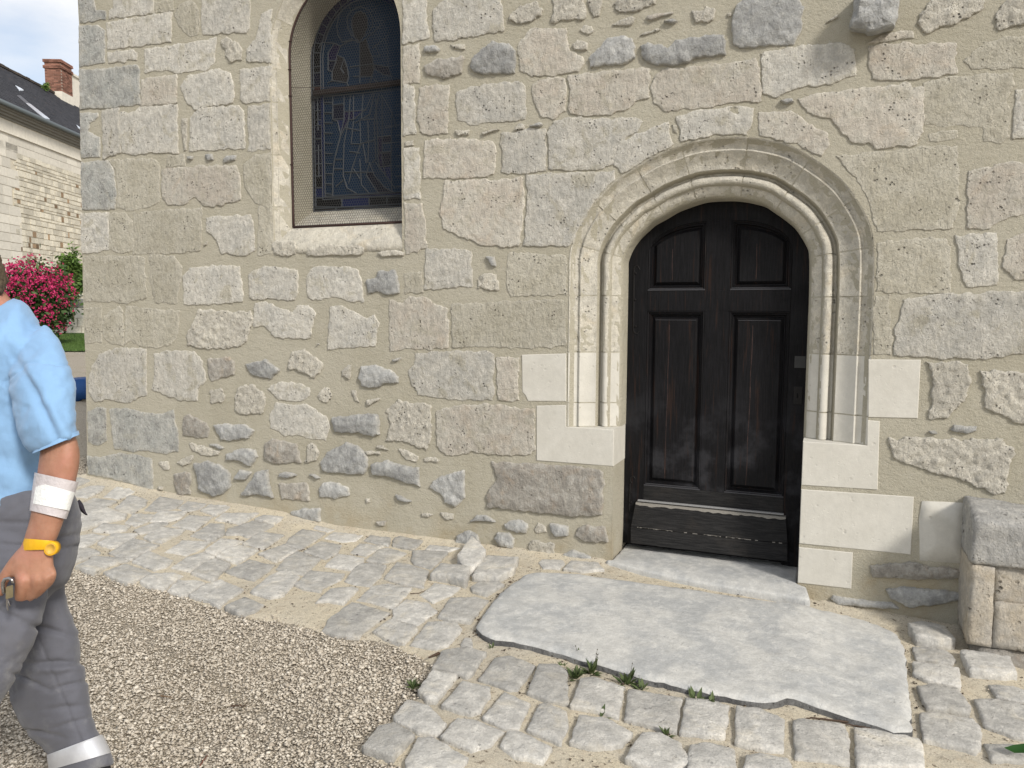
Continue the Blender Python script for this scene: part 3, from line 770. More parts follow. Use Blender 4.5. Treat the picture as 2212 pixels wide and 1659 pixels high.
th = [(JL+.002, .36), (JL+.002, .01), (JL-.030, -.02)]+[atz(u, v, -.055) for u, v in ((1315,1226),(1360,1237),(1400,1246),(1500,1264),(1600,1279),(1700,1293),(1750,1301))]+[(JR+.045, -.03), (JR-.002, .0), (JR-.002, .36)]
def zth(x, y, d):
    e = np.clip((y+.20)/.24, 0, 1); return -.012-.05*(1-e)**2+.004*fbm(x*6, y*6, 3)-.012*(x-JL)*0-(.01 if d < .004 else 0)
thr = heightpatch(th, zth, .03, (.006, .016), rs, 'threshold', M['t'], chapel, .2, .003)

# ---------------------------------------------------------------- door
def wood_mat():
    m, nt, b = newmat('black_painted_oak'); v = objvec(nt, (1, 1, .05)); v2 = objvec(nt)
    gr = noise_n(nt, v, 190., 4, .7, .4); gr2 = noise_n(nt, v, 55., 4, .6, .2); pt = noise_n(nt, v2, 4.5, 5, .6)
    col = mixc(nt, ramp(nt, gr, .35, .7), (.0035, .0035, .0042), (.009, .0085, .010))
    sep = nt.nodes.new('ShaderNodeSeparateXYZ'); nt.links.new(v2, sep.inputs[0])
    low = ramp(nt, sep.outputs[2], 1.2, .4, 0, 1)
    col = mixc(nt, math_n(nt, 'MULTIPLY', ramp(nt, pt, .48, .66, 0, .8), low), col, (.034, .034, .038))
    col = mixc(nt, ramp(nt, gr2, .56, .70, 0, .7), col, (.026, .014, .010))
    vs = objvec(nt, (1, 1, .25)); sc = noise_n(nt, vs, 26., 6, .8)
    col = mixc(nt, math_n(nt, 'MULTIPLY', ramp(nt, sc, .70, .76, 0, .6), low), col, (.12, .11, .10))
    nt.links.new(col, b.inputs['Base Color']); b.inputs['Specular IOR Level'].default_value = .16
    nt.links.new(ramp(nt, pt, .3, .7, .5, .8), b.inputs['Roughness'])
    bump(nt, b, [(gr, .0015, .8), (gr2, .002, .6)]); return m
def wood_h_mat():
    m, nt, b = newmat('weathered_black_oak'); v = objvec(nt, (.05, 1, 1)); v2 = objvec(nt)
    gr = noise_n(nt, v, 170., 4, .7, .4); pt = noise_n(nt, v2, 7, 5, .6)
    col = mixc(nt, ramp(nt, gr, .35, .7), (.007, .007, .0075), (.026, .025, .025))
    col = mixc(nt, ramp(nt, pt, .5, .75, 0, .55), col, (.034, .029, .025))
    nt.links.new(col, b.inputs['Base Color']); b.inputs['Roughness'].default_value = .75
    bump(nt, b, [(gr, .003, 1.0)]); return m
M['wood'] = wood_mat(); M['woodh'] = wood_h_mat()
M['worn'] = flat_mat('bare_worn_wood', (.24, .225, .20), .8, vary=0, bumpk=1.0, scale=70)
M['edge'] = flat_mat('edge_highlight', (.05, .05, .055), .55, scale=90, bumpk=.5)  # paler than the door: light caught on the sill beads put into the colour
M['crack'] = flat_mat('split_with_dust', (.055, .035, .03), .9, scale=120)
M['iron'] = flat_mat('black_iron', (.011, .010, .010), .6, metal=.1, scale=100, bumpk=.6)
YD = .27
door = bpy.data.objects.new('door', None); COL.objects.link(door); door.parent = chapel
def DW(u, v, y=YD): return W(u, v, y)
def dbar(name, poly, y0, y1, mat, parent=door, bev=.002):
    bm = bmesh.new(); prism(bm, poly, y0, y1, bev); return bm_obj(name, bm, mat, parent)
X = lambda u, v=850: DW(u, v)[0]
Z = lambda v, u=1540: DW(u, v)[1]
xa, xb, xc, xd, xe, xf = JL-.03, X(1394), X(1517), X(1570), X(1701), JR+.03
z0, z1, z2, z3, z4 = .012, Z(1062), Z(672), Z(627), Z(480)
ztop = Z(400)
# arched heads of the upper panels: the same curve on both sides of the mid stile
def archz(x):
    c = (xb+xe)/2; h = (xe-xb)/2; u = min(1, abs(x-c)/h); zs, zt = Z(545), Z(476)
    return zs+(zt-zs)*max(0, 1-u**2.6)**.5
dbar('stile', [(xa, z0), (xb, z0), (xb, ztop), (xa, ztop)], YD, YD+.05, M['wood'])
dbar('stile', [(xe, z0-.02), (xf, z0-.02), (xf, ztop), (xe, ztop)], YD-.001, YD+.05, M['wood'])
dbar('stile', [(xc, z1), (xd, z1), (xd, archz((xc+xd)/2)), (xc, archz((xc+xd)/2))], YD+.001, YD+.05, M['wood'])
dbar('rail', [(xb, z2), (xe, z2), (xe, z3), (xb, z3)], YD-.0005, YD+.05, M['woodh'] if 0 else M['wood'])
dbar('rail', [(xb, z0), (xe, z0), (xe, z1), (xb, z1)], YD+.0005, YD+.05, M['woodh'])
xs = list(np.linspace(xb, xe, 33))
dbar('rail', [(xb, ztop+.08)]+[(x, archz(x)) for x in xs]+[(xe, ztop+.08)], YD+.0012, YD+.05, M['wood'], bev=0)
def panel(x0, x1, za, top, lower):
    """recessed field with a raised centre and mouldings"""
    n = 14
    def outl(d):
        a, b = x0+d, x1-d
        if top is None: return [(a, za+d), (b, za+d), (b, z2-d), (a, z2-d)]
        return [(a, za+d), (b, za+d)]+[(x, archz(x)-d) for x in np.linspace(b, a, n)]
    bm = bmesh.new(); prism(bm, outl(-.01), YD+.034, YD+.045)
    R0, R1 = outl(.032), outl(.050)
    A = [bm.verts.new((x, YD+.033, z)) for x, z in R0]; B = [bm.verts.new((x, YD+.016, z)) for x, z in R1]
    for i in range(len(A)): j = (i+1) % len(A); bm.faces.new((A[i], A[j], B[j], B[i]))
    bm.faces.new(B)
    o = bm_obj('panel', bm, M['wood'], door)
    # moulding frame, a stepped bead
    bm = bmesh.new(); L = [(outl(0), YD+.004), (outl(.005), YD+.001), (outl(.010), YD+.005), (outl(.013), YD+.014), (outl(.019), YD+.013), (outl(.026), YD+.032)]
    rings = [[bm.verts.new((x, y, z)) for x, z in P] for P, y in L]
    for P, Q in zip(rings, rings[1:]):
        for i in range(len(P)): j = (i+1) % len(P); bm.faces.new((P[i], P[j], Q[j], Q[i]))
    bm_obj('moulding', bm, M['wood'], o)
    bm = bmesh.new(); add_box(bm, (x0+.001, YD-.0015, za), (x1-.001, YD+.010, za+.0075), .002)
    add_box(bm, (x0+.006, YD+.006, za+.010), (x1-.006, YD+.014, za+.0145), .0015)
    bm_obj('sill_bead', bm, M['edge'], o)
    if top is None:
        bm = bmesh.new(); add_box(bm, (x0+.048, YD+.0135, z2-.054), (x1-.048, YD+.019, z2-.051), .0008); bm_obj('pale_edge', bm, M['edge'], o)  # thin paler strip along the top of the raised field
    xm = x0+(x1-x0)*(.40 if lower else .42); bm = bmesh.new(); za2, zb2 = (za+.05, z2-.08) if top is None else (za+.06, archz(xm)-.12)
    pts = [(xm+.004*nz3(z*6, x0, 2)-(.012 if lower else 0)*(1-(z-za)/1.0), YD+.0150, z) for z in np.linspace(za2, zb2, 30)]
    for (a, b) in zip(pts, pts[1:]):
        w = .0008+.0022*abs(nz3(a[2]*14, x0*9, 5))
        vs = [bm.verts.new(q) for q in ((a[0]-w, a[1], a[2]), (a[0]+w, a[1], a[2]), (b[0]+w, b[1], b[2]), (b[0]-w, b[1], b[2]))]; bm.faces.new(vs)
    bm_obj('split', bm, M['crack'], o)
panel(xb, xc, z3, 1, False); panel(xd, xe, z3, 1, False)
panel(xb, xc, z1, None, True); panel(xd, xe, z1, None, True)
# weatherboard: two boards forming a wedge, batten above
def wedge(name, corners, y_top, y_bot, mat):
    (x0, zt0), (x1, zt1), (x2, zb1), (x3, zb0) = corners; bm = bmesh.new()
    nseg = 24; T = []; B = []; TB = []; BB = []
    for i in range(nseg+1):
        t = i/nseg; jt = .0018*nz3(t*30, zt0*9, 1); jb = .003*nz3(t*26, zb0*11, 4)
        T.append(bm.verts.new((x0+(x1-x0)*t, y_top, zt0+(zt1-zt0)*t+jt))); B.append(bm.verts.new((x3+(x2-x3)*t, y_bot, zb0+(zb1-zb0)*t+jb)))
        TB.append(bm.verts.new((x0+(x1-x0)*t, YD, zt0+(zt1-zt0)*t+.004))); BB.append(bm.verts.new((x3+(x2-x3)*t, YD, zb0+(zb1-zb0)*t)))
    for i in range(nseg):
        bm.faces.new((T[i], T[i+1], B[i+1], B[i])); bm.faces.new((TB[i], TB[i+1], T[i+1], T[i])); bm.faces.new((B[i], B[i+1], BB[i+1], BB[i]))
    bm.faces.new((TB[0], T[0], B[0], BB[0])); bm.faces.new((TB[-1], BB[-1], B[-1], T[-1]))
    return bm_obj(name, bm, mat, door)
a0, a1 = W(1373,1087,.245), W(1697.5,1119,.245); m0, m1 = W(1362.6,1140,.222), W(1701,1173,.222); b0, b1 = W(1362.6,1173,.205), W(1700.6,1213,.205)
zt_, zm_, zb_ = (a0[1]+a1[1])/2, (m0[1]+m1[1])/2, (b0[1]+b1[1])/2
wedge('weatherboard', [(a0[0], zt_), (a1[0], zt_), (m1[0], zm_+.002), (m0[0], zm_+.002)], .246, .224, M['woodh'])
wedge('weatherboard', [(m0[0], zm_-.002), (m1[0], zm_-.002), (b1[0], zb_), (b0[0], zb_)], .222, .205, M['woodh'])
bm = bmesh.new(); add_box(bm, (a0[0]+.01, .250, zt_+.012), (a1[0]-.012, YD, zt_+.021), .002); bm_obj('batten', bm, flat_mat('grey_batten', (.26, .26, .26), .6), door)
bm = bmesh.new(); nseg = 60; U = []; L_ = []
for i in range(nseg+1):
    t = i/nseg; x = a0[0]+(a1[0]-a0[0])*t; d = .006+.010*abs(nz3(t*14, 3, 3))+.006*abs(nz3(t*55, 3, 3))
    U.append(bm.verts.new((x, .2455, zt_+.003))); L_.append(bm.verts.new((x, .2450-.022*d/.11, zt_-d)))
for i in range(nseg): bm.faces.new((U[i], U[i+1], L_[i+1], L_[i]))
TBk = [bm.verts.new((v.co.x, YD-.002, zt_+.007)) for v in U]
for i in range(nseg): bm.faces.new((TBk[i], TBk[i+1], U[i+1], U[i]))
bm_obj('worn_edge', bm, M['worn'], door)
bm = bmesh.new()
for i in range(34):
    t0 = rs.random(); L = .01+.03*rs.random(); x = m0[0]+(m1[0]-m0[0])*t0*.95
    add_box(bm, (x, .2215, zm_-.001), (x+L, .2245, zm_+.0015+.002*rs.random()))
bm_obj('worn_edge', bm, M['worn'], door)
# hinges: vertical straps with scrolled ends
def hinge(uv):
    bm = bmesh.new(); P = [DW(u, v, YD-.006) for u, v in uv]; Q, _ = resample(P, .01); n = len(Q)
    tube(bm, [(q[0], YD-.001, q[1]) for q in Q], [.002+.003*math.sin(math.pi*min(1, max(0, i/(n-1))))**.4 for i in range(n)], 6)
    o = bm_obj('hinge', bm, M['iron'], door)
    for (u, v) in [(uv[0][0]-9, uv[3][1]), (uv[0][0]-10, (uv[3][1]+uv[-4][1])/2), (uv[0][0]-9, uv[-4][1])]:
        bm = bmesh.new(); q = DW(u, v, YD-.006); bmesh.ops.create_icosphere(bm, subdivisions=1, radius=.007, matrix=Matrix.Translation((q[0], YD-.003, q[1]))); bm_obj('nail', bm, M['iron'], o)
    return o
hinge([(1382,583),(1377,574),(1370,578),(1369,590),(1368.5,650),(1368,705),(1370,719),(1376,721),(1380,716)])
hinge([(1372,1036),(1368,1029),(1362,1032),(1361,1042),(1360,1062),(1359,1085),(1359,1100),(1362,1108),(1366,1106)])
# lock plate and paint scar at the right stile
p = DW(1722, 852); bm = bmesh.new(); add_box(bm, (p[0]-.018, YD-.005, p[1]-.055), (p[0]+.028, YD, p[1]+.045), .002); lk = bm_obj('lock_plate', bm, M['iron'], door)
bm = bmesh.new(); add_box(bm, (p[0]-.002, YD-.0065, p[1]-.02), (p[0]+.005, YD-.0045, p[1]+.006), .001); bm_obj('keyhole', bm, flat_mat('keyhole_dark', (.003, .003, .003), .9), lk)
p = DW(1728, 781); bm = bmesh.new()
add_box(bm, (p[0]-.028, YD-.0026, p[1]-.035), (p[0]+.03, YD+.001, p[1]+.03), .001); bm_obj('scraped_patch', bm, flat_mat('scraped_paint', (.05, .05, .05), .8, scale=30), door)
# dark lining behind the door so nothing shows through
bm = bmesh.new(); add_box(bm, (JL-.3, .335, -.3), (JR+.3, .36, 2.5)); bm_obj('door_lining', bm, M['wood'], chapel)

# ---------------------------------------------------------------- window
win = bpy.data.objects.new('window', None); COL.objects.link(win); win.parent = chapel
WPROF = [(0,-.005),(.006,.004),(.034,.022),(.038,.020),(.044,.026),(.066,.048),(.088,.070),(.094,.080),(.096,.10),(.097,.345)]
wpath, wpar = resample(win_path(WR, SILL+.015), .03)
WNR = np.array(normals(wpath)); wj = [0]
for v in (447, 334, 227, 143):
    z = W(586, v)[1]; wj.append(int(np.argmin([abs(p[1]-z)+(9 if p[0] > WXC else 0) for p in wpath])))
n_ = len(wpath); arcs = [i for i in range(n_) if wpath[i][1] > WSP]
wj += [arcs[int(len(arcs)*k)] for k in (.14, .35, .6, .82)]
for v in (120, 205, 300, 420):
    z = W(865, v)[1]; wj.append(int(np.argmin([abs(p[1]-z)+(9 if p[0] < WXC else 0) for p in wpath])))
wj = sorted(set(wj+[n_-1])); one = 1-.86*np.clip((wpath[:, 0]-(WXC-WR))/(2*WR), 0, 1)**1.5
GXC = -2.944
for j, (a, b) in enumerate(zip(wj, wj[1:])):
    vs, fs = sweep(wpath, WNR, one, WPROF, a, b, .0022, 40+j*2.3, 0, .004)
    o = mesh_obj('jamb_stone', vs, [f[::-1] for f in fs], M['d'], win, smooth=True); o.data.set_sharp_from_angle(angle=math.radians(38))
vs, fs = sweep(wpath, WNR, one, WPROF, 0, n_-1, .001, 3, .003, 0)
o = mesh_obj('joint_mortar', vs, [f[::-1] for f in fs], M['m'], win, smooth=True); o.data.set_sharp_from_angle(angle=math.radians(38))
# sloping sill
def sill():
    vs, fs = [], []; prof = [(.345, 2.125), (.30, 2.112), (.20, 2.06), (.10, 1.995), (.06, 1.955), (.02, 1.895), (0, 1.86), (-.006, 1.83), (-.004, 1.80), (.03, 1.79)]
    nx = 40
    for i in range(nx+1):
        t = i/nx
        for k, (y, z) in enumerate(prof):
            q = 0 if y > .10 else (.10-y)/.10
            x0_, x1_ = -3.389-.098*q, -2.499+.012*q; x = x0_+(x1_-x0_)*t; e = .004*fbm(x*9, k*1.3, 2)
            vs.append((x, y+e*.8-(.012*max(0, fbm(x*8, 3, k)) if k in (6, 7) else 0), z+e))
    n = len(prof)
    for i in range(nx):
        for k in range(n-1): a = i*n+k; fs.append((a, a+1, a+n+1, a+n))
    o = mesh_obj('sill', vs, fs, M['d'], win); return o
sill_o = sill()
for s in ["590,528 596,520 612,524 632,522 640,530 641,548 630,553 596,554", "662,548 668,538 686,536 692,528 715,527 740,530 770,526 788,534 786,548 770,554 735,552 705,554 668,554", "815,546 840,540 866,542 876,546 874,553 830,555"]:
    P = [W(*map(float, q.split(','))) for q in s.split()]
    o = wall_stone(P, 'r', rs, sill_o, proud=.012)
    o.location.y = -.004
# glass panes cut by their lead lines: planar subdivision of the traced came lines
YG = .30
def CW(zx, zy): return W(570.5+zx/2.907, zy/2.907, YG)
def mirror(P): return [(2*GXC-x, z) for x, z in P]
gl_r = .436; gb = 2.116
go = [(GXC-gl_r, gb), (GXC+gl_r, gb)]+[(GXC+gl_r*math.cos(a), WSP+.03+gl_r*1.06*math.sin(a)) for a in np.linspace(0, math.pi, 36)]
def off(d, z0=None):
    r = gl_r-d; zb = z0 if z0 else gb+d
    return [(GXC-r, zb)]+[(GXC-r, zb+(WSP+.03-zb)*i/10) for i in range(1, 10)]+[(GXC-r*math.cos(a), WSP+.03+(gl_r*1.06-d)*math.sin(a)) for a in np.linspace(0, math.pi, 36)]+[(GXC+r, WSP+.03+(zb-WSP-.03)*i/10) for i in range(1, 11)]
LEADS = []
def L(s): LEADS.append([CW(*map(float, q.split(','))) for q in s.split()])
LEADS.append(go+[go[0]])
for d in (.018, .078, .098): P = off(d); LEADS.append(P+[P[0]])
L("326,1300 870,1300"); L("330,1240 870,1235")
zz = gb+.12
rr = random.Random(5)
for sgn in (-1, 1):
    z = gb+.09
    while z < WSP:
        LEADS.append([(GXC+sgn*(gl_r-.018), z), (GXC+sgn*(gl_r-.078), z)]); z += .035+.06*rr.random()
    for k in range(2): LEADS.append([(GXC+sgn*(gl_r-.018-.03), 2.35+k*.32), (GXC+sgn*(gl_r-.018-.03), 2.35+k*.32+.22)])
for a in np.linspace(.1, 3.0, 20):
    c, s_ = math.cos(a), math.sin(a); LEADS.append([(GXC+(gl_r-.018)*c, WSP+.03+(gl_r*1.06-.018)*s_), (GXC+(gl_r-.078)*c, WSP+.03+(gl_r*1.06-.078)*s_)])
for x in (-.25, -.1, .08, .26): LEADS.append([(GXC+x, gb), (GXC+x, gb+.018)])
for x in (-.2, .02, .16): LEADS.append([(GXC+x, gb+.018), (GXC+x, gb+.078)])
# figure: nimbus, head, shoulders, raised arm, robe folds
L("520,130 522,100 545,70 575,50 605,42 640,52 668,80 682,120 680,165 660,200 630,225")
L("520,130 525,175 545,215 565,235")
L("548,150 552,110 575,80 605,68 635,85 650,125 648,175 630,220 600,262 570,240 555,200 548,150")
L("455,160 470,90 500,45 540,10 590,-25"); L("455,160 462,220 490,262 520,255 555,240")
L("478,290 520,262 560,250 600,268 640,240 700,190 760,130 800,60"); L("478,290 455,345 448,390 425,450 425,505 520,520")
L("455,345 500,365 520,420 530,480 520,520 530,545"); L("640,240 655,300 680,360 690,430 670,500 650,545")
L("680,300 760,240 800,190 820,100"); L("670,355 730,350 700,290"); L("670,400 720,410 780,420"); L("690,430 750,470 800,480")
L("760,240 775,320 780,420 800,480 810,540"); L("690,500 720,520 740,560"); L("425,450 400,440 400,330"); L("400,330 440,270 478,290")
L("440,270 360,265 340,300"); L("500,365 480,430 500,460"); L("545,70 530,30"); L("668,80 720,30 740,-20"); L("700,130 745,125"); L("682,165 740,180")
L("310,610 400,600 530,590 700,575 870,560")
L("430,600 430,750 460,760 480,850 440,1000 430,1100 430,1230"); L("500,600 500,750 440,1000"); L("430,660 500,650"); L("430,750 500,745")
L("540,600 530,750 500,900 495,1100 520,1180 580,1215"); L("680,585 640,680 560,750 530,750"); L("690,585 660,720 570,770"); L("720,590 700,700 690,760 700,1000 680,1020")
L("620,750 690,745"); L("600,760 605,900 570,1000 550,1060 530,1150"); L("700,620 710,800 715,1000 725,1050"); L("735,590 800,700 830,800")
L("740,600 740,1000 760,1100"); L("760,800 820,790"); L("740,900 850,890"); L("800,700 795,1040"); L("660,1020 690,1100 760,1180 820,1210")
L("660,1020 640,1100 680,1160 720,1215"); L("600,1000 610,1160 660,1215"); L("560,1060 600,1120"); L("700,1020 820,1180"); L("440,1000 495,1000"); L("450,1170 495,1130"); L("795,1040 800,1200 820,1210")
L("530,750 480,850"); L("505,800 600,820"); L("605,900 690,880"); L("535,950 600,960")
for zy in range(640, 1220, 64):
    LEADS.append([(GXC-gl_r+.098, CW(400, zy)[1]), CW(428, zy+4)]); LEADS.append([CW(828, zy+20), (GXC+gl_r-.098, CW(828, zy+20)[1])])
L("455,380 400,380"); L("425,505 400,520"); L("780,420 845,400"); L("800,480 850,500"); L("560,480 680,480"); L("540,420 690,400"); L("600,268 600,520"); L("500,700 640,690"); L("560,600 560,750"); L("620,590 610,745")
L("505,1080 690,1080"); L("440,1060 500,1060"); L("720,1050 800,1040"); L("545,900 610,905"); L("710,860 800,850"); L("715,960 800,950"); L("560,760 545,900"); L("650,760 655,900"); L("655,900 650,1020"); L("620,905 640,1020")
# densify and snap into a planar graph
def windows_glass():
    pts, eds = [], []
    for P in LEADS:
        b = len(pts); pts += [Vector(p) for p in P]; eds += [(b+i, b+i+1) for i in range(len(P)-1)]
    vs, es, fs, ov, oe, of = delaunay_2d_cdt(pts, eds, [], 0, 1e-4)
    con = {tuple(sorted(e)) for e, s in zip(es, oe) if len(s)}
    P = np.array([tuple(v) for v in vs]); cen = np.array([P[list(f)].mean(0) for f in fs]); _, ins = seg_dist(cen, go)
    par = list(range(len(fs)))
    def find(a):
        while par[a] != a: par[a] = par[par[a]]; a = par[a]
        return a
    em = {}
    for i, f in enumerate(fs):
        for k in range(len(f)):
            e = tuple(sorted((f[k], f[(k+1) % len(f)])))
            if e in con: continue
            if e in em: par[find(i)] = find(em[e])
            else: em[e] = i
    groups = {}
    for i in range(len(fs)):
        if ins[i]: groups.setdefault(find(i), []).append(i)
    def tri_area(f): a, b, c = P[f[0]], P[f[1]], P[f[2]]; return abs((b[0]-a[0])*(c[1]-a[1])-(c[0]-a[0])*(b[1]-a[1]))/2
    GL = [sum(tri_area(fs[i]) for i in q) for q in groups.values()]
    cols = {'blue': (.010, .022, .10), 'deep': (.006, .009, .030), 'black': (.004, .005, .008), 'red': (.05, .008, .008), 'flesh': (.030, .026, .026), 'teal': (.006, .035, .085), 'amber': (.06, .045, .02), 'violet': (.016, .012, .06)}
    gm = {}
    for k, c in cols.items():
        m, nt, b = newmat('stained_glass_'+k); b.inputs['Base Color'].default_value = (*[q*.5 for q in c], 1); b.inputs['Roughness'].default_value = .3; b.inputs['Specular IOR Level'].default_value = .12
        bump(nt, b, [(noise_n(nt, objvec(nt), 30., 3, .5), .003, .6)]); gm[k] = m
    small_v, small_f = {}, {}
    r2 = random.Random(9)
    fig = [CW(*q) for q in [(478,290),(600,240),(680,300),(690,430),(650,545),(530,545),(430,505),(450,350)]]
    head = [CW(*q) for q in [(548,150),(575,80),(635,85),(650,150),(600,260)]]
    cnt = 0
    for q, ar in zip(groups.values(), GL):
        c = np.mean([cen[i] for i in q], 0); tilt = (r2.random()-.5)*.03, (r2.random()-.5)*.03
        _, inf = seg_dist([c], fig); _, inh = seg_dist([c], head); rx = abs(c[0]-GXC)
        if inh[0]: k = 'flesh'
        elif inf[0]: k = 'flesh'
        elif rx > gl_r-.08 or c[1] < gb+.08: k = r2.choice(['black', 'deep', 'black', 'red', 'deep', 'blue'])
        else: k = r2.choice(['blue', 'deep', 'blue', 'teal', 'violet', 'deep'])
        ids = {}; vv = []; ff = []
        if ar < .00018: continue
        for i in q:
            f = []
            for j in fs[i]:
                if j not in ids: ids[j] = len(vv); x, z = P[j]; vv.append((x, YG+.004+(x-c[0])*tilt[0]+(z-c[1])*tilt[1], z))
                f.append(ids[j])
            a, b_, c_ = [np.array(vv[t]) for t in f[:3]]
            ff.append(tuple(f) if np.cross(b_-a, c_-a)[1] < 0 else tuple(f[::-1]))
        mesh_obj('pane', vv, ff, gm[k], win, smooth=False); cnt += 1
    print('panes', cnt)
    bm = bmesh.new()
    for Pn in LEADS:
        for a, b in zip(Pn, Pn[1:]):
            a = np.array(a); b = np.array(b); d = b-a; Ln = np.linalg.norm(d)
            if Ln < 1e-4: continue
            d /= Ln; n = np.array((-d[1], d[0]))*.0042; a2, b2 = a-d*.002, b+d*.002; y = YG-.001+r2.random()*.0008
            q = [a2-n, b2-n, b2+n, a2+n]; mid = [(a2-n*.0), (b2-n*.0)]
            v1 = [bm.verts.new((p_[0], y+.004, p_[1])) for p_ in q]; v2 = [bm.verts.new((p_[0], y-.001, p_[1])) for p_ in mid]
            bm.faces.new((v1[0], v1[1], v2[1], v2[0])); bm.faces.new((v2[0], v2[1], v1[2], v1[3]))
    o = bm_obj('lead_came', bm, flat_mat('grey_lead', (.06, .07, .082), .6, scale=40), win); o['kind'] = 'stuff'
windows_glass()
bm = bmesh.new(); add_box(bm, (GXC-.42, YG+.03, 2.0), (GXC+.42, YG+.05, 3.8)); bm_obj('backing', bm, flat_mat('dark_interior', (.004, .004, .005), .9), win)
bm = bmesh.new(); add_box(bm, (GXC-.402, YG-.03, 2.898), (GXC+.402, YG-.012, 2.932), .002); bm_obj('saddle_bar', bm, flat_mat('rusty_bar', (.02, .014, .013), .8, scale=80), win)
# guard: bent iron frame and hexagonal netting
M['rust'] = flat_mat('rusted_iron', (.055, .032, .028), .75, scale=90, bumpk=.8)
YF = .082; fr = .443
fp = [(GXC-fr+.003, 1.985)]+[(GXC-fr+.003*(1-i/9), 1.985+(WSP-1.985)*i/10) for i in range(1, 10)]+[(GXC-fr*math.cos(a), WSP+fr*1.05*math.sin(a)) for a in np.linspace(0, math.pi, 30)]+[(GXC+fr, WSP+(1.985-WSP)*i/10) for i in range(1, 11)]
bm = bmesh.new(); tube(bm, [(x, YF, z) for x, z in fp]+[(fp[0][0], YF, fp[0][1])], .0085, 8)
gf = bm_obj('guard_frame', bm, M['rust'], win, smooth=True)
for z in (2.40, 2.85, 3.02, 3.2):
    xx = GXC-fr if z < WSP else GXC-fr*math.cos(math.asin(min(1, (z-WSP)/fr/1.05)))
    bm = bmesh.new(); tube(bm, [(xx-.03, YF+.002, z), (xx, YF-.010, z), (xx+.018, YF-.008, z)], .0035, 6); bm_obj('clip', bm, M['rust'], gf)
def netting():
    h = .0105; vs, fs = [], []   # hexagon side
    dx = math.sqrt(3)*h; dz = 1.5*h
    segs = []
    nx = int(2*fr/dx)+2; nzz = int(1.75/dz)+2
    for j in range(nzz):
        for i in range(nx):
            x = GXC-fr+i*dx+(j % 2)*dx/2; z = 1.985+j*dz
            T = (x, z+h); TR = (x+dx/2, z+h/2); BR = (x+dx/2, z-h/2); TL = (x-dx/2, z+h/2)
            segs += [(T, TR), (TR, BR), (T, TL)]
    def inside(p):
        x, z = p
        if z < 1.985: return False
        if z < WSP: return abs(x-GXC) < fr
        return ((x-GXC)/fr)**2+((z-WSP)/(fr*1.05))**2 < 1
    sag = lambda x, z: YF+.004*fbm(x*3, z*3, 8)-.004
    rad = .0011
    for a, b in segs:
        if not (inside(a) and inside(b)): continue
        a3 = np.array((a[0], sag(*a), a[1])); b3 = np.array((b[0], sag(*b), b[1])); d = b3-a3; d /= np.linalg.norm(d)
        s1 = np.cross(d, (0, 1, 0)); s1 /= np.linalg.norm(s1); s2 = np.cross(d, s1); k = len(vs)
        for P in (a3, b3):
            for q in range(3):
                an = 2*math.pi*q/3; vs.append(P+(s1*math.cos(an)+s2*math.sin(an))*rad)
        for q in range(3): fs.append((k+q, k+(q+1) % 3, k+3+(q+1) % 3, k+3+q))
    o = mesh_obj('wire_netting', vs, fs, flat_mat('galvanised_wire', (.065, .063, .06), .7, metal=.1, scale=30), win); o['kind'] = 'stuff'
netting()
bm = bmesh.new(); zb = 2.905; tube(bm, [(GXC-fr, YF+.006, zb), (GXC-.2, YF+.10, zb+.004), (GXC-.05, YG-.03, zb+.006)], .0018, 4); bm_obj('tie_wire', bm, M['rust'], gf)

# ---------------------------------------------------------------- stone pier at the right edge
pier = thing('stone_pier', 'weathered low stone pier with grey cap and square sunk panel against the chapel wall', 'stone pier', loc=(.65, -.46, g(.65, -.46)))
pier.location = (0, 0, 0)
PX, PY = .640, -.30
def rough_block(name, lo, hi, mat, parent, amp=.006, div=.03, bev=.015, slope=None, seed=0):
    """box with weathered faces and soft edges, as a shaped grid"""
    bm = bmesh.new(); add_box(bm, lo, hi)
    L = [hi[i]-lo[i] for i in range(3)]
    for ax in range(3):
        k = max(1, int(L[ax]/div))
        for c in range(1, k):
            co = [0, 0, 0]; no = [0, 0, 0]; co[ax] = lo[ax]+L[ax]*c/k; no[ax] = 1
            bmesh.ops.bisect_plane(bm, geom=bm.verts[:]+bm.edges[:]+bm.faces[:], plane_co=co, plane_no=no)
    for v in bm.verts:
        c = np.array(v.co); near = [min(c[i]-lo[i], hi[i]-c[i]) for i in range(3)]; s = sorted(near)
        for i in range(3):
            if near[i] < 1e-5:
                # pull corners in
                other = sorted(near[j] for j in range(3) if j != i)[0]
                sgn = 1 if c[i]-lo[i] < hi[i]-c[i] else -1
                pull = bev*max(0, 1-other/bev/1.3)**2*.5
                v.co[i] += sgn*(pull+amp*.5*(fbm(c[0]*11+seed, c[1]*11, c[2]*11)+.5*nz3(c[0]*34, c[1]*34, c[2]*34+seed)))
        if slope: v.co.z += slope(v.co.x, v.co.y)*max(0, (c[2]-lo[2])/L[2])
    return bm_obj(name, bm, mat, parent, smooth=True)
zc0, zc1 = .275, .535
rough_block('cap', (PX, PY, zc0), (1.75, .03, zc1), M['qc'], pier, .010, .022, .010, lambda x, y: -.04*max(0, -y-.12)/.18-.10*(x-.64), 1)
xs1 = W(2152, 1250, PY)[0]
rough_block('side_stone', (PX+.002, PY+.004, -.10), (xs1, .03, zc0+.001), M['q'], pier, .010, .022, .006, None, 2)
rough_block('sunk_panel', (xs1-.004, PY+.030, .10), (1.3, 0, zc0), M['q'], pier, .010, .03, .002, None, 3)
rough_block('lower_stone', (xs1+.001, PY+.006, -.10), (1.3, 0, .113), M['q'], pier, .006, .03, .003, None, 4)
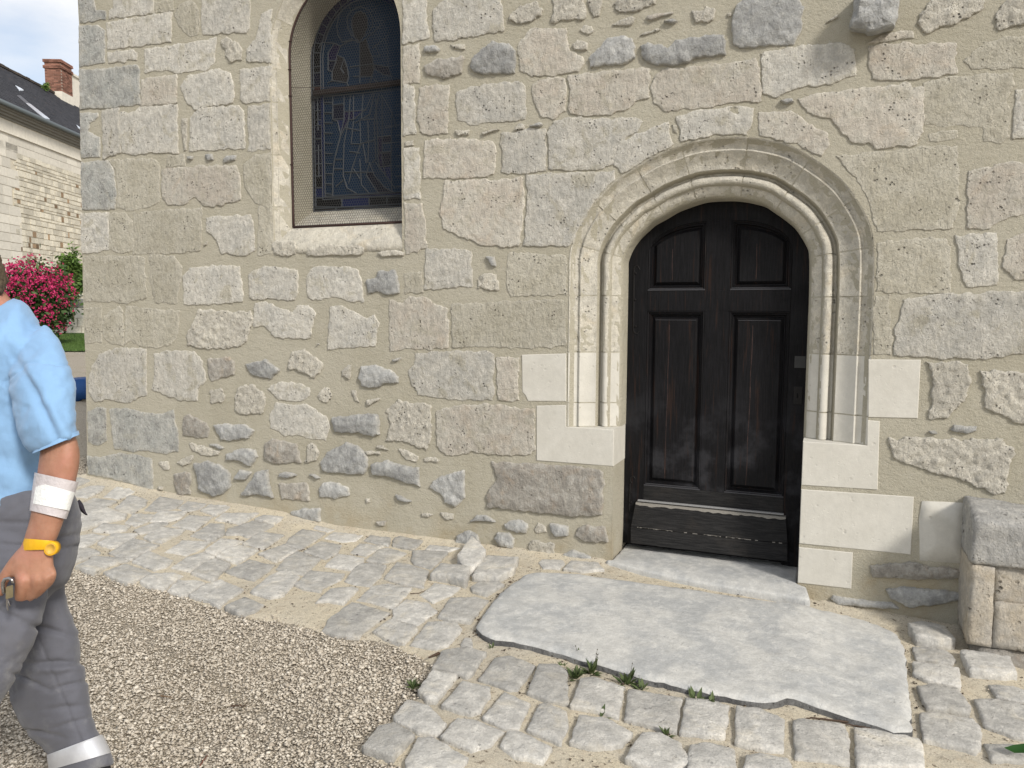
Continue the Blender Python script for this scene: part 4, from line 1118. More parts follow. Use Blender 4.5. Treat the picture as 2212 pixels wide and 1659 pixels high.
rough_block('base', (PX+.03, PY-.02, -.40), (1.8, .03, -.095), M['b'], pier, .03, .05, .04, None, 5)
# ---------------------------------------------------------------- ground, gravel, paving
def gravel_mat(name='gravel_bed'):
    m, nt, b = newmat(name); v = objvec(nt)
    vo = N(nt, 'ShaderNodeTexVoronoi', Scale=95.); nt.links.new(v, vo.inputs['Vector'])
    sep = nt.nodes.new('ShaderNodeSeparateColor'); nt.links.new(vo.outputs['Color'], sep.inputs[0])
    col = mixc(nt, sep.outputs[0], (.42, .37, .295), (.56, .50, .41))
    col = mixc(nt, ramp(nt, vo.outputs['Distance'], .45, .8, 0, .5), col, (.16, .135, .105))
    big = noise_n(nt, v, 1.2, 5, .6); col = mixc(nt, ramp(nt, big, .45, .7, 0, .35), col, (.36, .30, .21))
    nt.links.new(col, b.inputs['Base Color']); b.inputs['Roughness'].default_value = .95
    bump(nt, b, [(math_n(nt, 'SUBTRACT', 0, vo.outputs['Distance']), .02, 1.0), (noise_n(nt, v, 30, 4, .6), .01, .6)]); return m
def sand_mat():
    m, nt, b = newmat('sandy_joints'); v = objvec(nt)
    big = noise_n(nt, v, 2.2, 6, .6, .6); mid = noise_n(nt, v, 16., 5, .65); fine = noise_n(nt, v, 160., 4, .8)
    col = mixc(nt, ramp(nt, big, .38, .62), (.60, .535, .41), (.54, .49, .395))
    col = mixc(nt, ramp(nt, mid, .5, .7, 0, .5), col, (.50, .42, .31))
    deb = noise_n(nt, v, 48., 5, .75); col = mixc(nt, ramp(nt, deb, .57, .65, 0, .85), col, (.12, .09, .065))
    col = mixc(nt, 1.0, col, ramp(nt, fine, .3, .7, .72, 1.15), 'MULTIPLY')
    nt.links.new(col, b.inputs['Base Color']); b.inputs['Roughness'].default_value = .97
    bump(nt, b, [(mid, .02, .8), (fine, .005, 1.0)]); return m
M['gravel'] = gravel_mat(); M['sand'] = sand_mat()
def grid_sheet(name, xs, ys, zf, mat):
    vs = [(x, y, zf(x, y)) for x in xs for y in ys]; n = len(ys)
    fs = [(i*n+j, (i+1)*n+j, (i+1)*n+j+1, i*n+j+1) for i in range(len(xs)-1) for j in range(n-1)]
    return mesh_obj(name, vs, fs, mat)
gxs = [-900, -300, -120, -60, -40]+list(np.arange(-30, -7, 1.0))+list(np.arange(-7, 2.0, .07))+[2.5, 4, 8, 20, 60, 300, 900]
gys = [-900, -300, -100, -30, -15, -8, -6, -5]+list(np.arange(-4.4, .4, .07))+list(np.arange(.5, 40, 1.0))+[60, 120, 300, 900]
ground = grid_sheet('ground', gxs, gys, lambda x, y: g(x, y)-(.010 if -8 < x < 3 and -5 < y < 1 else 0)+(.004*fbm(x*2.5, y*2.5, 4) if -8 < x < 3 and -5 < y < 1 else 0), M['gravel'])
tag(ground, kind='structure', label=None)
BOUND = [(120,1236),(153,1231),(204,1238),(262,1258),(300,1266),(354,1274),(408,1291),(475,1314),(508,1327),(560,1337),(614,1343),(694,1364),(735,1376),(775,1380),(830,1392),(864,1400),(905,1418),(926,1436),(922,1455),(903,1485),(897,1503),(876,1515),(850,1538),(805,1578),(782,1600),(776,1615),(800,1636),(872,1662),(905,1690),(930,1760)]
bpts = [G(*p) for p in BOUND]
left_edge = [(-5.37, .02), (-5.75, -.35), (-6.0, -.9)]
pave_poly = [(-5.36, .06), (-4.3, .06), (-3, .06), (-1.16, .06), (-1.10, .30), (-.1, .30), (-.05, .06), (2.4, .06), (2.4, -4.1), (bpts[-1][0], -4.1)]+[tuple(p) for p in bpts[::-1]]+[(-5.55, -.62), (-5.62, -.05)]
def build_paving():
    rs = random.Random(4); o = jag(pave_poly, .05, .022, rs); pts, tris, D = patch2d(o, (.03,), .035, rs)
    vs = []
    for (x, y), d in zip(pts, D):
        z = g(x, y)+(-.012 if d == 0 else .003+.003*min(1, d/.08))+.0030*fbm(x*7, y*7, 2)+.004*fbm(x*1.7, y*1.7, 6)
        if y > -.16: z += .026*(1-min(1, -y/.16))**2*(1 if (x < -1.15 or x > .05) else 0)   # sand swept up against the wall foot
        vs.append((x, y, z))
    F = []
    for f in tris:
        a, b_, c_ = [np.array(vs[i]) for i in f[:3]]
        F.append(f if np.cross(b_-a, c_-a)[2] > 0 else f[::-1])
    return tag(mesh_obj('pavement', vs, F, M['sand']), kind='structure')
pave = build_paving()
# traced setts: frame origin and scale of each measuring window
FR = {'A': (153.6,1020.4,4.8), 'B': (614.4,1086.2,4.8), 'C': (768.1,1371.5,4.8), 'E': (1206.9,1371.5,4.032), 'F': (1700.7,1289.2,4.326), 'T': (1106,1106,3.0)}
SETTS = """
A 0,60 130,60 230,85 60,145 -40,150
A 40,190 210,140 350,145 330,190 170,270 20,250
A 330,255 470,150 700,170 640,220 500,275
A 90,340 230,280 480,310 400,345 180,430 80,430
A 450,370 610,240 800,290 780,340 640,430 500,400
A 60,620 80,460 360,360 590,440 560,480 330,530
A 760,395 920,250 1190,290 1090,370 960,405
A 1100,370 1210,300 1430,330 1330,380 1200,410
A 1340,400 1440,330 1690,350 1500,460 1400,420
A 560,530 640,430 880,440 800,510 670,560
A 810,510 900,410 1210,410 1130,480 1000,520
A 1030,555 1220,440 1480,460 1290,605
A 220,610 330,530 620,560 580,600 440,635
A 650,600 880,520 1020,530 860,620 700,640
A 1490,495 1580,425 1950,430 1760,535 1620,510
A 1900,490 1990,450 2212,470 2100,550
A 750,680 920,570 1190,590 1100,660 940,740 820,720
A 1235,660 1440,530 1590,545 1600,640 1480,710 1400,700
A 1600,650 1620,590 1880,500 2110,550 1960,630 1840,680 1760,650
A 20,790 30,670 220,630 370,655 150,780
A 270,740 430,640 700,640 640,700 480,770 400,780
A 380,840 640,690 920,760 700,870 610,915 490,880
A 960,830 1150,710 1450,725 1370,790 1190,865 1060,840
A 1370,820 1550,690 1800,720 1700,770 1500,860
A 1770,750 1960,620 2212,650 2000,800
A 20,950 40,810 200,790 310,840 200,880
A 40,980 240,870 560,880 600,920 400,970 240,1045 150,1020
A 630,930 800,820 1060,910 1000,980 860,1020
A 1030,990 1200,870 1380,825 1500,870 1450,890 1240,1030
A 1500,890 1600,800 1760,760 1950,810 1730,950
A 330,1030 560,945 840,1050 700,1110 600,1140 520,1130
A 710,1130 800,1060 1050,1040 1170,1070 1060,1140 960,1200 850,1190
A 1240,1050 1400,930 1500,895 1660,960 1480,1130 1430,1120
A 1590,1030 1850,900 2120,960 2060,1020 1900,1120
A 1000,1220 1100,1120 1340,1130 1400,1150 1210,1260 1150,1270
A 1220,1270 1400,1160 1560,1115 1800,1220 1540,1385 1400,1330
A 1590,1400 1800,1300 2010,1380 1900,1450 1720,1460
A 1850,1250 2050,1080 2230,1000 2380,1090 2212,1280 2060,1310
A 1940,850 2212,745 2340,810 2140,930
B 0,590 140,515 380,590 280,690 200,750 0,730 -90,690
B 50,380 180,285 430,320 330,390 190,480 0,450
B 195,510 380,395 600,440 560,520 430,590 380,575
B 300,270 330,240 530,290 450,310
B 410,370 530,290 830,340 740,400 600,410
B 440,630 560,530 830,590 820,620 700,700 420,660
B 680,520 780,420 1040,450 940,500 850,555
B 820,390 880,340 1120,350 1080,450
B 1130,380 1200,360 1450,400 1340,490 1120,450
B 845,600 960,490 1080,465 1270,520 1130,600 1000,625
B 1460,480 1500,430 1850,470 1700,505
B 1310,600 1330,490 1700,520 1590,630 1520,690 1350,640
B 100,860 260,710 630,730 590,800 400,890 380,930 200,900
B 620,810 750,650 900,630 1060,650 1000,770 890,870 720,850
B 1030,790 1170,610 1300,640 1500,710 1440,890 1200,850
B 1930,880 2010,820 2212,820 2280,860 2100,970 1950,930
B 320,1040 470,900 720,880 770,900 620,1060 450,1030
B 740,1010 900,870 1080,840 1330,895 1130,1110 900,1040
B 1400,960 1560,840 1830,890 1740,960 1540,1040
B 390,1320 450,1210 700,1040 1100,1150 980,1230 770,1385 560,1370
B 1120,1110 1260,1010 1500,1040 1590,1130 1380,1270 1120,1200
B 1590,1190 1720,990 1980,980 2120,1020 2050,1100 1930,1250 1700,1230
B 910,1340 1100,1210 1370,1290 1390,1320 1250,1460 1100,1430
B 1300,1470 1480,1240 1780,1250 1850,1320 1700,1490 1580,1520
B 1820,1470 1870,1400 1950,1405 1950,1495 1840,1510
B -240,540 0,450 140,500 0,580 -80,615
C 790,350 900,180 1150,140 1360,200 1200,430 1150,450
C 640,600 800,385 1060,430 960,560 830,700 740,700
C 1270,470 1440,250 1600,230 1870,330 1690,580 1600,590
C 1770,620 1900,340 2100,340 2200,400 2212,740 2000,700
C 890,750 1110,490 1400,560 1410,640 1290,810 1180,840 1050,810
C 1310,870 1540,610 1820,730 1690,990 1530,980
C 1770,1000 1900,740 2000,720 2190,810 2212,950 2130,1150
C 390,850 530,680 750,740 950,940 870,1050 650,1030 420,910
C 870,1080 1050,880 1240,890 1550,1010 1400,1160 1200,1220
C 60,1170 240,950 400,920 620,1050 460,1230 380,1290 200,1220
C 510,1320 640,1090 800,1080 1170,1290 1080,1420 520,1430
C 1500,1170 1570,1020 1700,1020 2040,1190 1950,1340 1650,1290
E 95,640 190,395 300,385 580,470 520,735 400,700
E 565,750 605,485 800,515 1080,570 1030,860 880,830
E 1050,870 1105,565 1300,585 1490,640 1445,915 1250,900
E 1530,960 1545,645 1750,665 1970,760 1955,1020 1850,1020
E 90,960 175,730 400,745 650,870 560,980 300,1010
E 570,1110 720,870 880,860 1070,960 1170,1130 900,1220
E 1125,1100 1140,985 1280,955 1530,1015 1550,1180 1120,1210
E 1600,1200 1625,1075 1750,1055 2000,1105 2060,1220
F 50,1170 120,1155 540,1205 580,1340 590,1570 70,1510
F 620,1235 900,1255 1230,1335 1270,1400 1290,1620 650,1620
F 1230,1100 1400,1095 1740,1160 1810,1250 1810,1440 1750,1470 1270,1350
F 1240,960 1205,860 1350,835 1600,885 1720,1060 1700,1115 1300,1060
F 1165,620 1400,635 1610,685 1620,865 1300,800 1175,740
F 1165,480 1300,475 1500,515 1580,600 1540,645 1200,595
F 1120,145 1300,155 1560,185 1530,235 1130,210
F 1740,965 1950,965 2300,1050 2300,1350 2100,1320 1835,1220
F 1870,835 2100,845 2300,920 2250,1010 1950,950
F 1830,1390 2100,1390 2300,1450 2200,1560 1900,1540
T 330,375 380,322 560,332 600,380 450,392
T 170,330 190,312 330,312 345,335 310,372 200,368
"""
def sett(P, rs, name='sett', lift=0.0, tilt=None, thick=.06, mat=None, th=.0):
    P = [tuple(p) for p in P]; c = np.mean(P, 0); small = min(np.ptp([p[0] for p in P]), np.ptp([p[1] for p in P]))
    sd = rs.random()*50; dome = .004+.005*rs.random(); up = .015+lift+rs.random()*.008; tx, ty = ((rs.random()-.5)*.06, (rs.random()-.5)*.06) if tilt is None else tilt
    def zf(x, y, d):
        e = min(1, d/.008)
        z = g(x, y)+up-.006*(1-e)**2*1.0+dome*min(1, d/.07)*.5+tx*(x-c[0])+ty*(y-c[1])
        return z+(.0042*fbm(x*15+sd, y*15, sd)+.002*nz3(x*50, y*50, sd))*min(1, d/.008)
    return heightpatch(P, zf, .022, (.002, .006), rs, name, mat or M['s'], pave, thick, .0045, .014)
rs = random.Random(21)
for line in SETTS.strip().splitlines():
    ox, oy, sc = FR[line[0]]; uv = [(ox+float(a)/sc, oy+float(b)/sc) for a, b in (q.split(',') for q in line[2:].split())]
    P = [G(u, v, .012) for u, v in uv]
    if area(P) < 0: P = P[::-1]
    sett(P, rs, lift=.006 if line[0] in 'CEF' else 0)
def tr(fr, s):
    ox, oy, sc = FR[fr]; return [(ox+float(a)/sc, oy+float(b)/sc) for a, b in (q.split(',') for q in s.split())]
# raised or loose setts
for s_, fr, lift in (("1510,740 1620,625 1930,670 1900,790 1880,820 1700,760", 'B', .035), ("1945,755 2020,600 2110,540 2430,560 2380,690 2212,775", 'B', .030),
                     ("1120,240 1250,222 1470,270 1575,395 1440,405 1200,365", 'F', .045), ("1615,505 1800,512 2090,560 2150,720 2000,715 1700,690", 'F', .025)):
    P = [G(u, v, lift+.012) for u, v in tr(fr, s_)]
    sett(P if area(P) > 0 else P[::-1], rs, lift=lift, thick=lift+.05)
# the tipped sett leaning on its neighbours by the wall
P = [G(u, v, .06) for u, v in tr('B', "1790,560 1940,415 2090,515 2050,590 1940,668 1850,640")]
sett(P if area(P) > 0 else P[::-1], rs, lift=.050, tilt=(-.05, .15), thick=.10)

# doorstep slab
SLAB = [(1028,1352),(1042,1325),(1060,1302),(1095,1266),(1130,1240),(1160,1233),(1230,1236),(1310,1246),(1400,1256),(1500,1270),(1600,1285),(1700,1298),(1760,1306),(1830,1320),(1868,1332),(1900,1345),(1940,1365),(1955,1395),(1958,1440),(1962,1480),(1968,1520),(1970,1578),(1930,1576),(1880,1558),(1820,1542),(1768,1524),(1735,1512),(1700,1504),(1665,1512),(1640,1512),(1600,1505),(1500,1487),(1400,1462),(1300,1433),(1200,1404),(1110,1382),(1070,1378),(1040,1366)]
SP = [G(u, v, .042) for u, v in SLAB]
SP = SP if area(SP) > 0 else SP[::-1]
def zslab(x, y, d):
    e = min(1, d/.03); rgt = np.clip((x+.3)/.8, 0, 1)
    return g(x, y)+.044-.014*(1-e)**2+.006*fbm(x*2.2, y*2.2, 2)+.0025*(1+1.8*rgt)*fbm(x*13, y*20, 7)-.012*np.clip((x-.35)/.25, 0, 1)-.018*np.clip((y+.30)/.2, 0, 1)
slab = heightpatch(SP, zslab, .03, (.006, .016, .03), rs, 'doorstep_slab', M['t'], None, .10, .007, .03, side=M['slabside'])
tag(slab, 'large worn pale grey stone slab lying on the ground before the black door', 'doorstep')

# pebbles: real gravel in the near field, thinning far away; loose grit in the joints
M['peb'] = None
def pebble_mat():
    m, nt, b = newmat('gravel_stones'); ge = nt.nodes.new('ShaderNodeNewGeometry'); cr = nt.nodes.new('ShaderNodeValToRGB')
    e = cr.color_ramp.elements; e[0].position = 0; e[0].color = (.33, .285, .23, 1); e[1].position = 1; e[1].color = (.68, .62, .53, 1)
    for p, c in ((.2, (.44, .39, .32, 1)), (.55, (.50, .45, .375, 1)), (.85, (.58, .53, .45, 1))):
        q = e.new(p); q.color = c
    nt.links.new(ge.outputs['Random Per Island'], cr.inputs[0]); nt.links.new(cr.outputs[0], b.inputs['Base Color']); b.inputs['Roughness'].default_value = .9
    return m
M['peb'] = pebble_mat()
def scatter(name, XY, Z, size, mat, rng, flat=.6):
    n = len(XY); base = np.array([(1, 0, 0), (0, 1, 0), (-1, 0, 0), (0, -1, 0), (0, 0, 1), (0, 0, -1)], float)
    fc = np.array([(0, 1, 4), (1, 2, 4), (2, 3, 4), (3, 0, 4), (1, 0, 5), (2, 1, 5), (3, 2, 5), (0, 3, 5)])
    j = base[None]*(1+rng.uniform(-.3, .3, (n, 6, 1)))+rng.uniform(-.28, .28, (n, 6, 3))
    s = size*np.clip(rng.lognormal(-.15, .35, n), .45, 2.2); sc = np.stack([s, s*rng.uniform(.55, .9, n), s*flat*rng.uniform(.6, 1.1, n)], 1)
    j = j*sc[:, None]
    a = rng.uniform(0, 2*np.pi, n); t = rng.uniform(-.35, .35, n)
    ct, st = np.cos(t), np.sin(t); x, y, z = j[..., 0], j[..., 1], j[..., 2]
    x, z = x*ct[:, None]-z*st[:, None], x*st[:, None]+z*ct[:, None]
    ca, sa = np.cos(a), np.sin(a); x, y = x*ca[:, None]-y*sa[:, None], x*sa[:, None]+y*ca[:, None]
    vs = np.stack([x+XY[:, 0:1], y+XY[:, 1:2], z+Z[:, None]], 2).reshape(-1, 3); fs = (fc[None]+np.arange(n)[:, None, None]*6).reshape(-1, 3)
    me = bpy.data.meshes.new(name); me.vertices.add(len(vs)); me.vertices.foreach_set('co', vs.ravel()); me.loops.add(len(fs)*3); me.polygons.add(len(fs))
    me.loops.foreach_set('vertex_index', fs.ravel().astype(np.int32)); me.polygons.foreach_set('loop_start', np.arange(0, len(fs)*3, 3, dtype=np.int32))
    me.update(calc_edges=True); me.materials.append(mat)
    o = bpy.data.objects.new(name, me); COL.objects.link(o); o['kind'] = 'stuff'; return o
def gvec(P): return np.interp(P[:, 0], GX, GZ)+np.where(P[:, 1] < 0, .035*P[:, 1], .012*P[:, 1])
rng = np.random.default_rng(5)
n = 290000; Q = np.stack([rng.uniform(-6.3, -.3, n), rng.uniform(-3.7, .6, n)], 1)
# keep what lies in the picture's cone (with a margin) and outside the paving
d = np.stack([Q[:, 0]-CAM[0], Q[:, 1]-CAM[1]], 1); fw2 = np.array([-math.sin(YAW), math.cos(YAW)]); rt2 = np.array([math.cos(YAW), math.sin(YAW)])
f_ = d@fw2; r_ = d@rt2; keep = (f_ > 1.9) & (r_ > -.78*f_) & (r_ < .35*f_)
Q = Q[keep]; ins = np.zeros(len(Q), bool)
for s in range(0, len(Q), 4000): _, ins[s:s+4000] = seg_dist(Q[s:s+4000], pave_poly)
dd = np.zeros(len(Q))
for s in range(0, len(Q), 4000): dd[s:s+4000], _ = seg_dist(Q[s:s+4000], [tuple(p) for p in bpts])
edge = (~ins) & (rng.random(len(Q)) < np.clip(dd/.06+.25, 0, 1))
spill = ins & (dd < .10) & (rng.random(len(Q)) < .10)
far = (Q[:, 1] > -1.0) & (rng.random(len(Q)) < .5)
Q = Q[(edge & ~far) | spill]
Zp = gvec(Q)+rng.uniform(-.008, .002, len(Q))
scatter('gravel', Q, Zp, .0077, M['peb'], rng, .5)
n = 9000; Q = np.stack([rng.uniform(-5.2, 1.2, n), rng.uniform(-3.3, -.02, n)], 1); ins = np.zeros(n, bool); inslab = np.zeros(n, bool)
for s in range(0, n, 3000): _, ins[s:s+3000] = seg_dist(Q[s:s+3000], pave_poly); _, inslab[s:s+3000] = seg_dist(Q[s:s+3000], SP)
cl = np.array([fbm(x*2.5, y*2.5, 9) for x, y in Q]); Q = Q[ins & ~inslab & (cl > .0)]
scatter('loose_grit', Q, gvec(Q)+.011, .0042, M['peb'], rng)
n = 26000; Q = np.stack([rng.uniform(-5.2, 1.2, n), rng.uniform(-3.3, -.05, n)], 1); ins = np.zeros(n, bool); inslab = np.zeros(n, bool); ds = np.zeros(n)
for s in range(0, n, 3000): _, ins[s:s+3000] = seg_dist(Q[s:s+3000], pave_poly); ds[s:s+3000], inslab[s:s+3000] = seg_dist(Q[s:s+3000], SP)
cl = np.array([fbm(x*3.1+7, y*3.1, 2) for x, y in Q]); near = np.clip(1-ds/.07, 0, 1)
Q = Q[ins & ~inslab & (cl+near*.6 > .22+.3*rng.random(n))]
M['litter'] = flat_mat('dark_litter', (.075, .055, .04), .9, vary=.6, isl=True, scale=40)
scatter('leaf_litter', Q, gvec(Q)+.012, .0052, M['litter'], rng, .5)
# ---------------------------------------------------------------- behind the corner: house, garden
FW2 = np.array([-math.sin(YAW), math.cos(YAW), 0]); RT2 = np.array([math.cos(YAW), math.sin(YAW), 0]); VP = np.array([FW2*1+RT2*(-.034)])[0]; VP = VP/np.linalg.norm(VP)
HN = np.array([VP[1], -VP[0], 0])                     # out of the house wall, to the right
HA = CAM+(FW2-RT2*(1106/1661.))*28; HA[2] = 0
def H(s, out, z): p = HA+VP*s+HN*out; return (p[0], p[1], z)
def zat(v, dep): return CAM[2]+(679-v)/1661.*dep
house = thing('house', 'stone house with dark slate roof, brick chimney and mixed rubble wall behind the chapel corner', 'house', loc=(0, 0, 0))
M['hs'] = stone_mat('house_rubble_stones', (.62, .58, .48), (.54, .50, .41), None, pits=.3, pit_scale=20, vary=.22, isl=True, rough=.5)
M['hb'] = flat_mat('house_brown_stones', (.27, .19, .12), .9, vary=.5, isl=True, scale=12)
M['hm'] = flat_mat('house_mortar', (.56, .51, .41), .95, scale=12, bumpk=2)
M['ha'] = flat_mat('house_ashlar', (.62, .585, .51), .9, vary=.12, isl=True, scale=8, bumpk=2)
M['slate'] = None
def slate_mat():
    m, nt, b = newmat('dark_slates'); v = objvec(nt); br = N(nt, 'ShaderNodeTexVoronoi', Scale=7.); nt.links.new(v, br.inputs['Vector'])
    sep = nt.nodes.new('ShaderNodeSeparateColor'); nt.links.new(br.outputs['Color'], sep.inputs[0])
    col = mixc(nt, sep.outputs[0], (.020, .021, .026), (.045, .045, .052)); col = mixc(nt, ramp(nt, noise_n(nt, v, 2.2, 5, .6), .6, .75, 0, .5), col, (.12, .08, .05))
    nt.links.new(col, b.inputs['Base Color']); b.inputs['Roughness'].default_value = .75; bump(nt, b, [(noise_n(nt, v, 9, 4, .6), .05, .8)]); return m
M['slate'] = slate_mat()
def quad_obj(name, P, mat, parent): return mesh_obj(name, P, [(0, 1, 2, 3)], mat, parent, smooth=False)
def hbox(bm, s0, s1, o0, o1, z0, z1):
    vs = [bm.verts.new(H(s, o, z)) for s in (s0, s1) for o in (o0, o1) for z in (z0, z1)]
    for f in [(0, 1, 3, 2), (4, 6, 7, 5), (0, 4, 5, 1), (2, 3, 7, 6), (0, 2, 6, 4), (1, 5, 7, 3)]: bm.faces.new([vs[i] for i in f])
EZ = zat(238, 28); SZ = zat(288, 28); S0, S1 = -1.0, 16.0
bm = bmesh.new(); hbox(bm, S0, S1, -8, 0, -1, EZ); wall_h = bm_obj('wall', bm, M['hm'], house)
bm = bmesh.new(); r5 = random.Random(8)
z = -.2
while z < SZ-.1:
    h = .30+.08*r5.random(); s = .02
    w = 1.15+.5*(r5.random() > .5)
    hbox(bm, -1.0, -.03, 0, .028, z, z+h-.02); hbox(bm, .0, w*.55, 0, .03, z, z+h-.02); hbox(bm, w*.55+.02, w, 0, .03, z, z+h-.02); z += h
for s in np.arange(-1, 16, .8): hbox(bm, s, s+.785, 0, .03, SZ-.62, SZ-.34); hbox(bm, s-.3, s+.485, 0, .031, SZ-.325, SZ-.03); hbox(bm, s, s+.785, 0, .03, SZ+.05, EZ-.35)
bm_obj('ashlar', bm, M['ha'], house)['kind'] = 'stuff'
bm = bmesh.new(); bb = bmesh.new(); z = .0
while z < SZ-.68:
    h = .10+.16*r5.random(); s = 1.2+.4*r5.random()
    while s < 9:
        w = .12+.35*r5.random(); brown = r5.random() < (.02+.16*math.exp(-((z-3.0)/1.3)**2))
        if h < .2 and r5.random() < .05: brown = True
        tgt = bb if brown else bm
        if brown: w *= .6
        hbox(tgt, s+.012, s+w-.012, 0, .02+.02*r5.random(), z+.012+.02*r5.random(), z+h-.010); s += w
    z += h
bm_obj('rubble', bm, M['hs'], house)['kind'] = 'stuff'; bm_obj('brown_rubble', bb, M['hb'], house)['kind'] = 'stuff'
bm = bmesh.new(); hbox(bm, S0, S1, 0, .10, SZ-.02, SZ+.04); bm_obj('string_course', bm, M['ha'], house)
bm = bmesh.new()
for k, (o1, a, b) in enumerate(((.10, -.36, -.26), (.18, -.27, -.17), (.26, -.18, -.08), (.34, -.09, .02))): hbox(bm, S0, S1, -.1, o1, EZ+a, EZ+b)
bm_obj('cornice', bm, flat_mat('weathered_cornice', (.20, .19, .165), .9, scale=3, bumpk=3), house)
bm = bmesh.new(); tube(bm, [H(S0, .42, EZ+.05), H(S1, .42, EZ+.05)], .085, 10); bm_obj('gutter', bm, flat_mat('zinc_gutter', (.13, .15, .16), .5, metal=.3), house, True)
RB = 4.5; RZ = EZ+3.75
def roofp(s, t, lift=0): return H(s, .40-(RB+.4)*t, EZ+.06+(RZ-EZ-.06)*t+lift)
nS, nT = 150, 26; vs = []; fs = []
for i in range(nS+1):
    for j in range(nT):
        s = S0+(S1-S0)*i/nS
        for k, e in ((j, 0), (j+.96, .022)): vs.append(roofp(s, k/nT, .03-e+(.008*nz3(s*5, j*1.7, 2))))
m2 = nT*2
for i in range(nS):
    for j in range(m2-1): fs.append((i*m2+j, i*m2+j+1, (i+1)*m2+j+1, (i+1)*m2+j))
b0 = len(vs)
mesh_obj('roof', vs, fs, M['slate'], house, smooth=False)
mesh_obj('roof_rear', [H(S0, -RB, RZ), H(S1, -RB, RZ), H(S1, -9.2, EZ), H(S0, -9.2, EZ)], [(0, 1, 2, 3)], M['slate'], house, False)
bm = bmesh.new(); s = S0
while s < S1: hbox(bm, s, s+.30, -RB-.13, -RB+.13, RZ-.03, RZ+.07+.03*r5.random()); s += .33
bm_obj('ridge_tile', bm, flat_mat('dark_ridge', (.06, .05, .042), .9, vary=.4, isl=True, scale=6), house)['kind'] = 'stuff'
def on_roof(u, v):
    d = ray(u, v); n = np.cross(np.array(roofp(1, 0))-roofp(0, 0), np.array(roofp(0, 1))-roofp(0, 0)); k = ((np.array(roofp(0, 0))-CAM)@n)/(d@n); return CAM+d*k
sk = flat_mat('skylight_glass', (.62, .66, .72), .15, spec=.9)
def roofquad(name, uv, mat, lift=.06):
    P = [tuple(on_roof(*p)) for p in uv]; T = [(x, y, z+lift) for x, y, z in P]
    return mesh_obj(name, P+T, [(4, 5, 6, 7), (0, 1, 5, 4), (1, 2, 6, 5), (2, 3, 7, 6), (3, 0, 4, 7)], mat, house, False)
roofquad('skylight', [(33,187),(45,193),(51,197),(41,197)], sk)
fr_ = flat_mat('skylight_frame', (.10, .10, .11), .6)
roofquad('skylight_frame', [(36,208),(44,208),(108,262),(98,262)], fr_, .04); roofquad('skylight', [(57,226),(66,228),(107,260),(96,258)], sk, .07)
roofquad('skylight', [(165,272),(176,280),(176,284),(168,277)], sk)
# chimney
cb = CAM+ray(131, 215)*40; du, dv = RT2, FW2
def cbox(bm, x0, x1, y0, y1, z0, z1):
    vs = [bm.verts.new(tuple(cb[:3]*np.array((1, 1, 0))+VP*y+HN*x+np.array((0, 0, z)))) for x in (x0, x1) for y in (y0, y1) for z in (z0, z1)]
    for f in [(0, 1, 3, 2), (4, 6, 7, 5), (0, 4, 5, 1), (2, 3, 7, 6), (0, 2, 6, 4), (1, 5, 7, 3)]: bm.faces.new([vs[i] for i in f])
ct = zat(146, 40); c0 = zat(222, 40)
chim = bpy.data.objects.new('chimney', None); COL.objects.link(chim); chim.parent = house
bm = bmesh.new(); cbox(bm, -.40, .40, -.62, .42, c0-1.5, ct-.06); bm_obj('chimney_core', bm, flat_mat('chimney_mortar', (.36, .31, .26), .95), chim)
bm = bmesh.new(); z = c0+.30; i = 0
while z < ct-.02:
    ex = .06 if z > ct-.42 and z < ct-.30 or z > ct-.13 else 0
    L = .22
    for k in range(-2, 3):
        a = max(-.62-ex, -.62-ex+(k+2)*L+(.11 if i % 2 else 0)); b_ = min(.42+ex, a+L-.012)
        if b_-a > .03: cbox(bm, .40+ex, .415+ex, a, b_, z, z+.062)
    for k in range(5):
        a = -.40-ex+k*L-(.11 if i % 2 else 0); b_ = min(.40+ex, a+L-.012); a = max(a, -.40-ex)
        if b_-a > .03: cbox(bm, a, b_, -.635-ex, -.62-ex, z, z+.062)
    if ex: cbox(bm, -.40-ex, .40+ex, -.62-ex, .42+ex, z, z+.062)
    z += .075; i += 1
bm_obj('brick', bm, flat_mat('red_brick', (.22, .11, .08), .9, vary=.45, isl=True, scale=10), chim)['kind'] = 'stuff'
bm = bmesh.new(); cbox(bm, -.43, .43, -.66, .45, c0-1.2, c0+.28); bm_obj('chimney_foot', bm, M['ha'], chim)
bm = bmesh.new(); cbox(bm, -.9, .2, .5, 3.2, c0-2, zat(171, 41)); cbox(bm, -.98, .28, .46, 3.3, zat(171, 41)-.02, zat(171, 41)+.09); bm_obj('gable_parapet', bm, M['ha'], house)

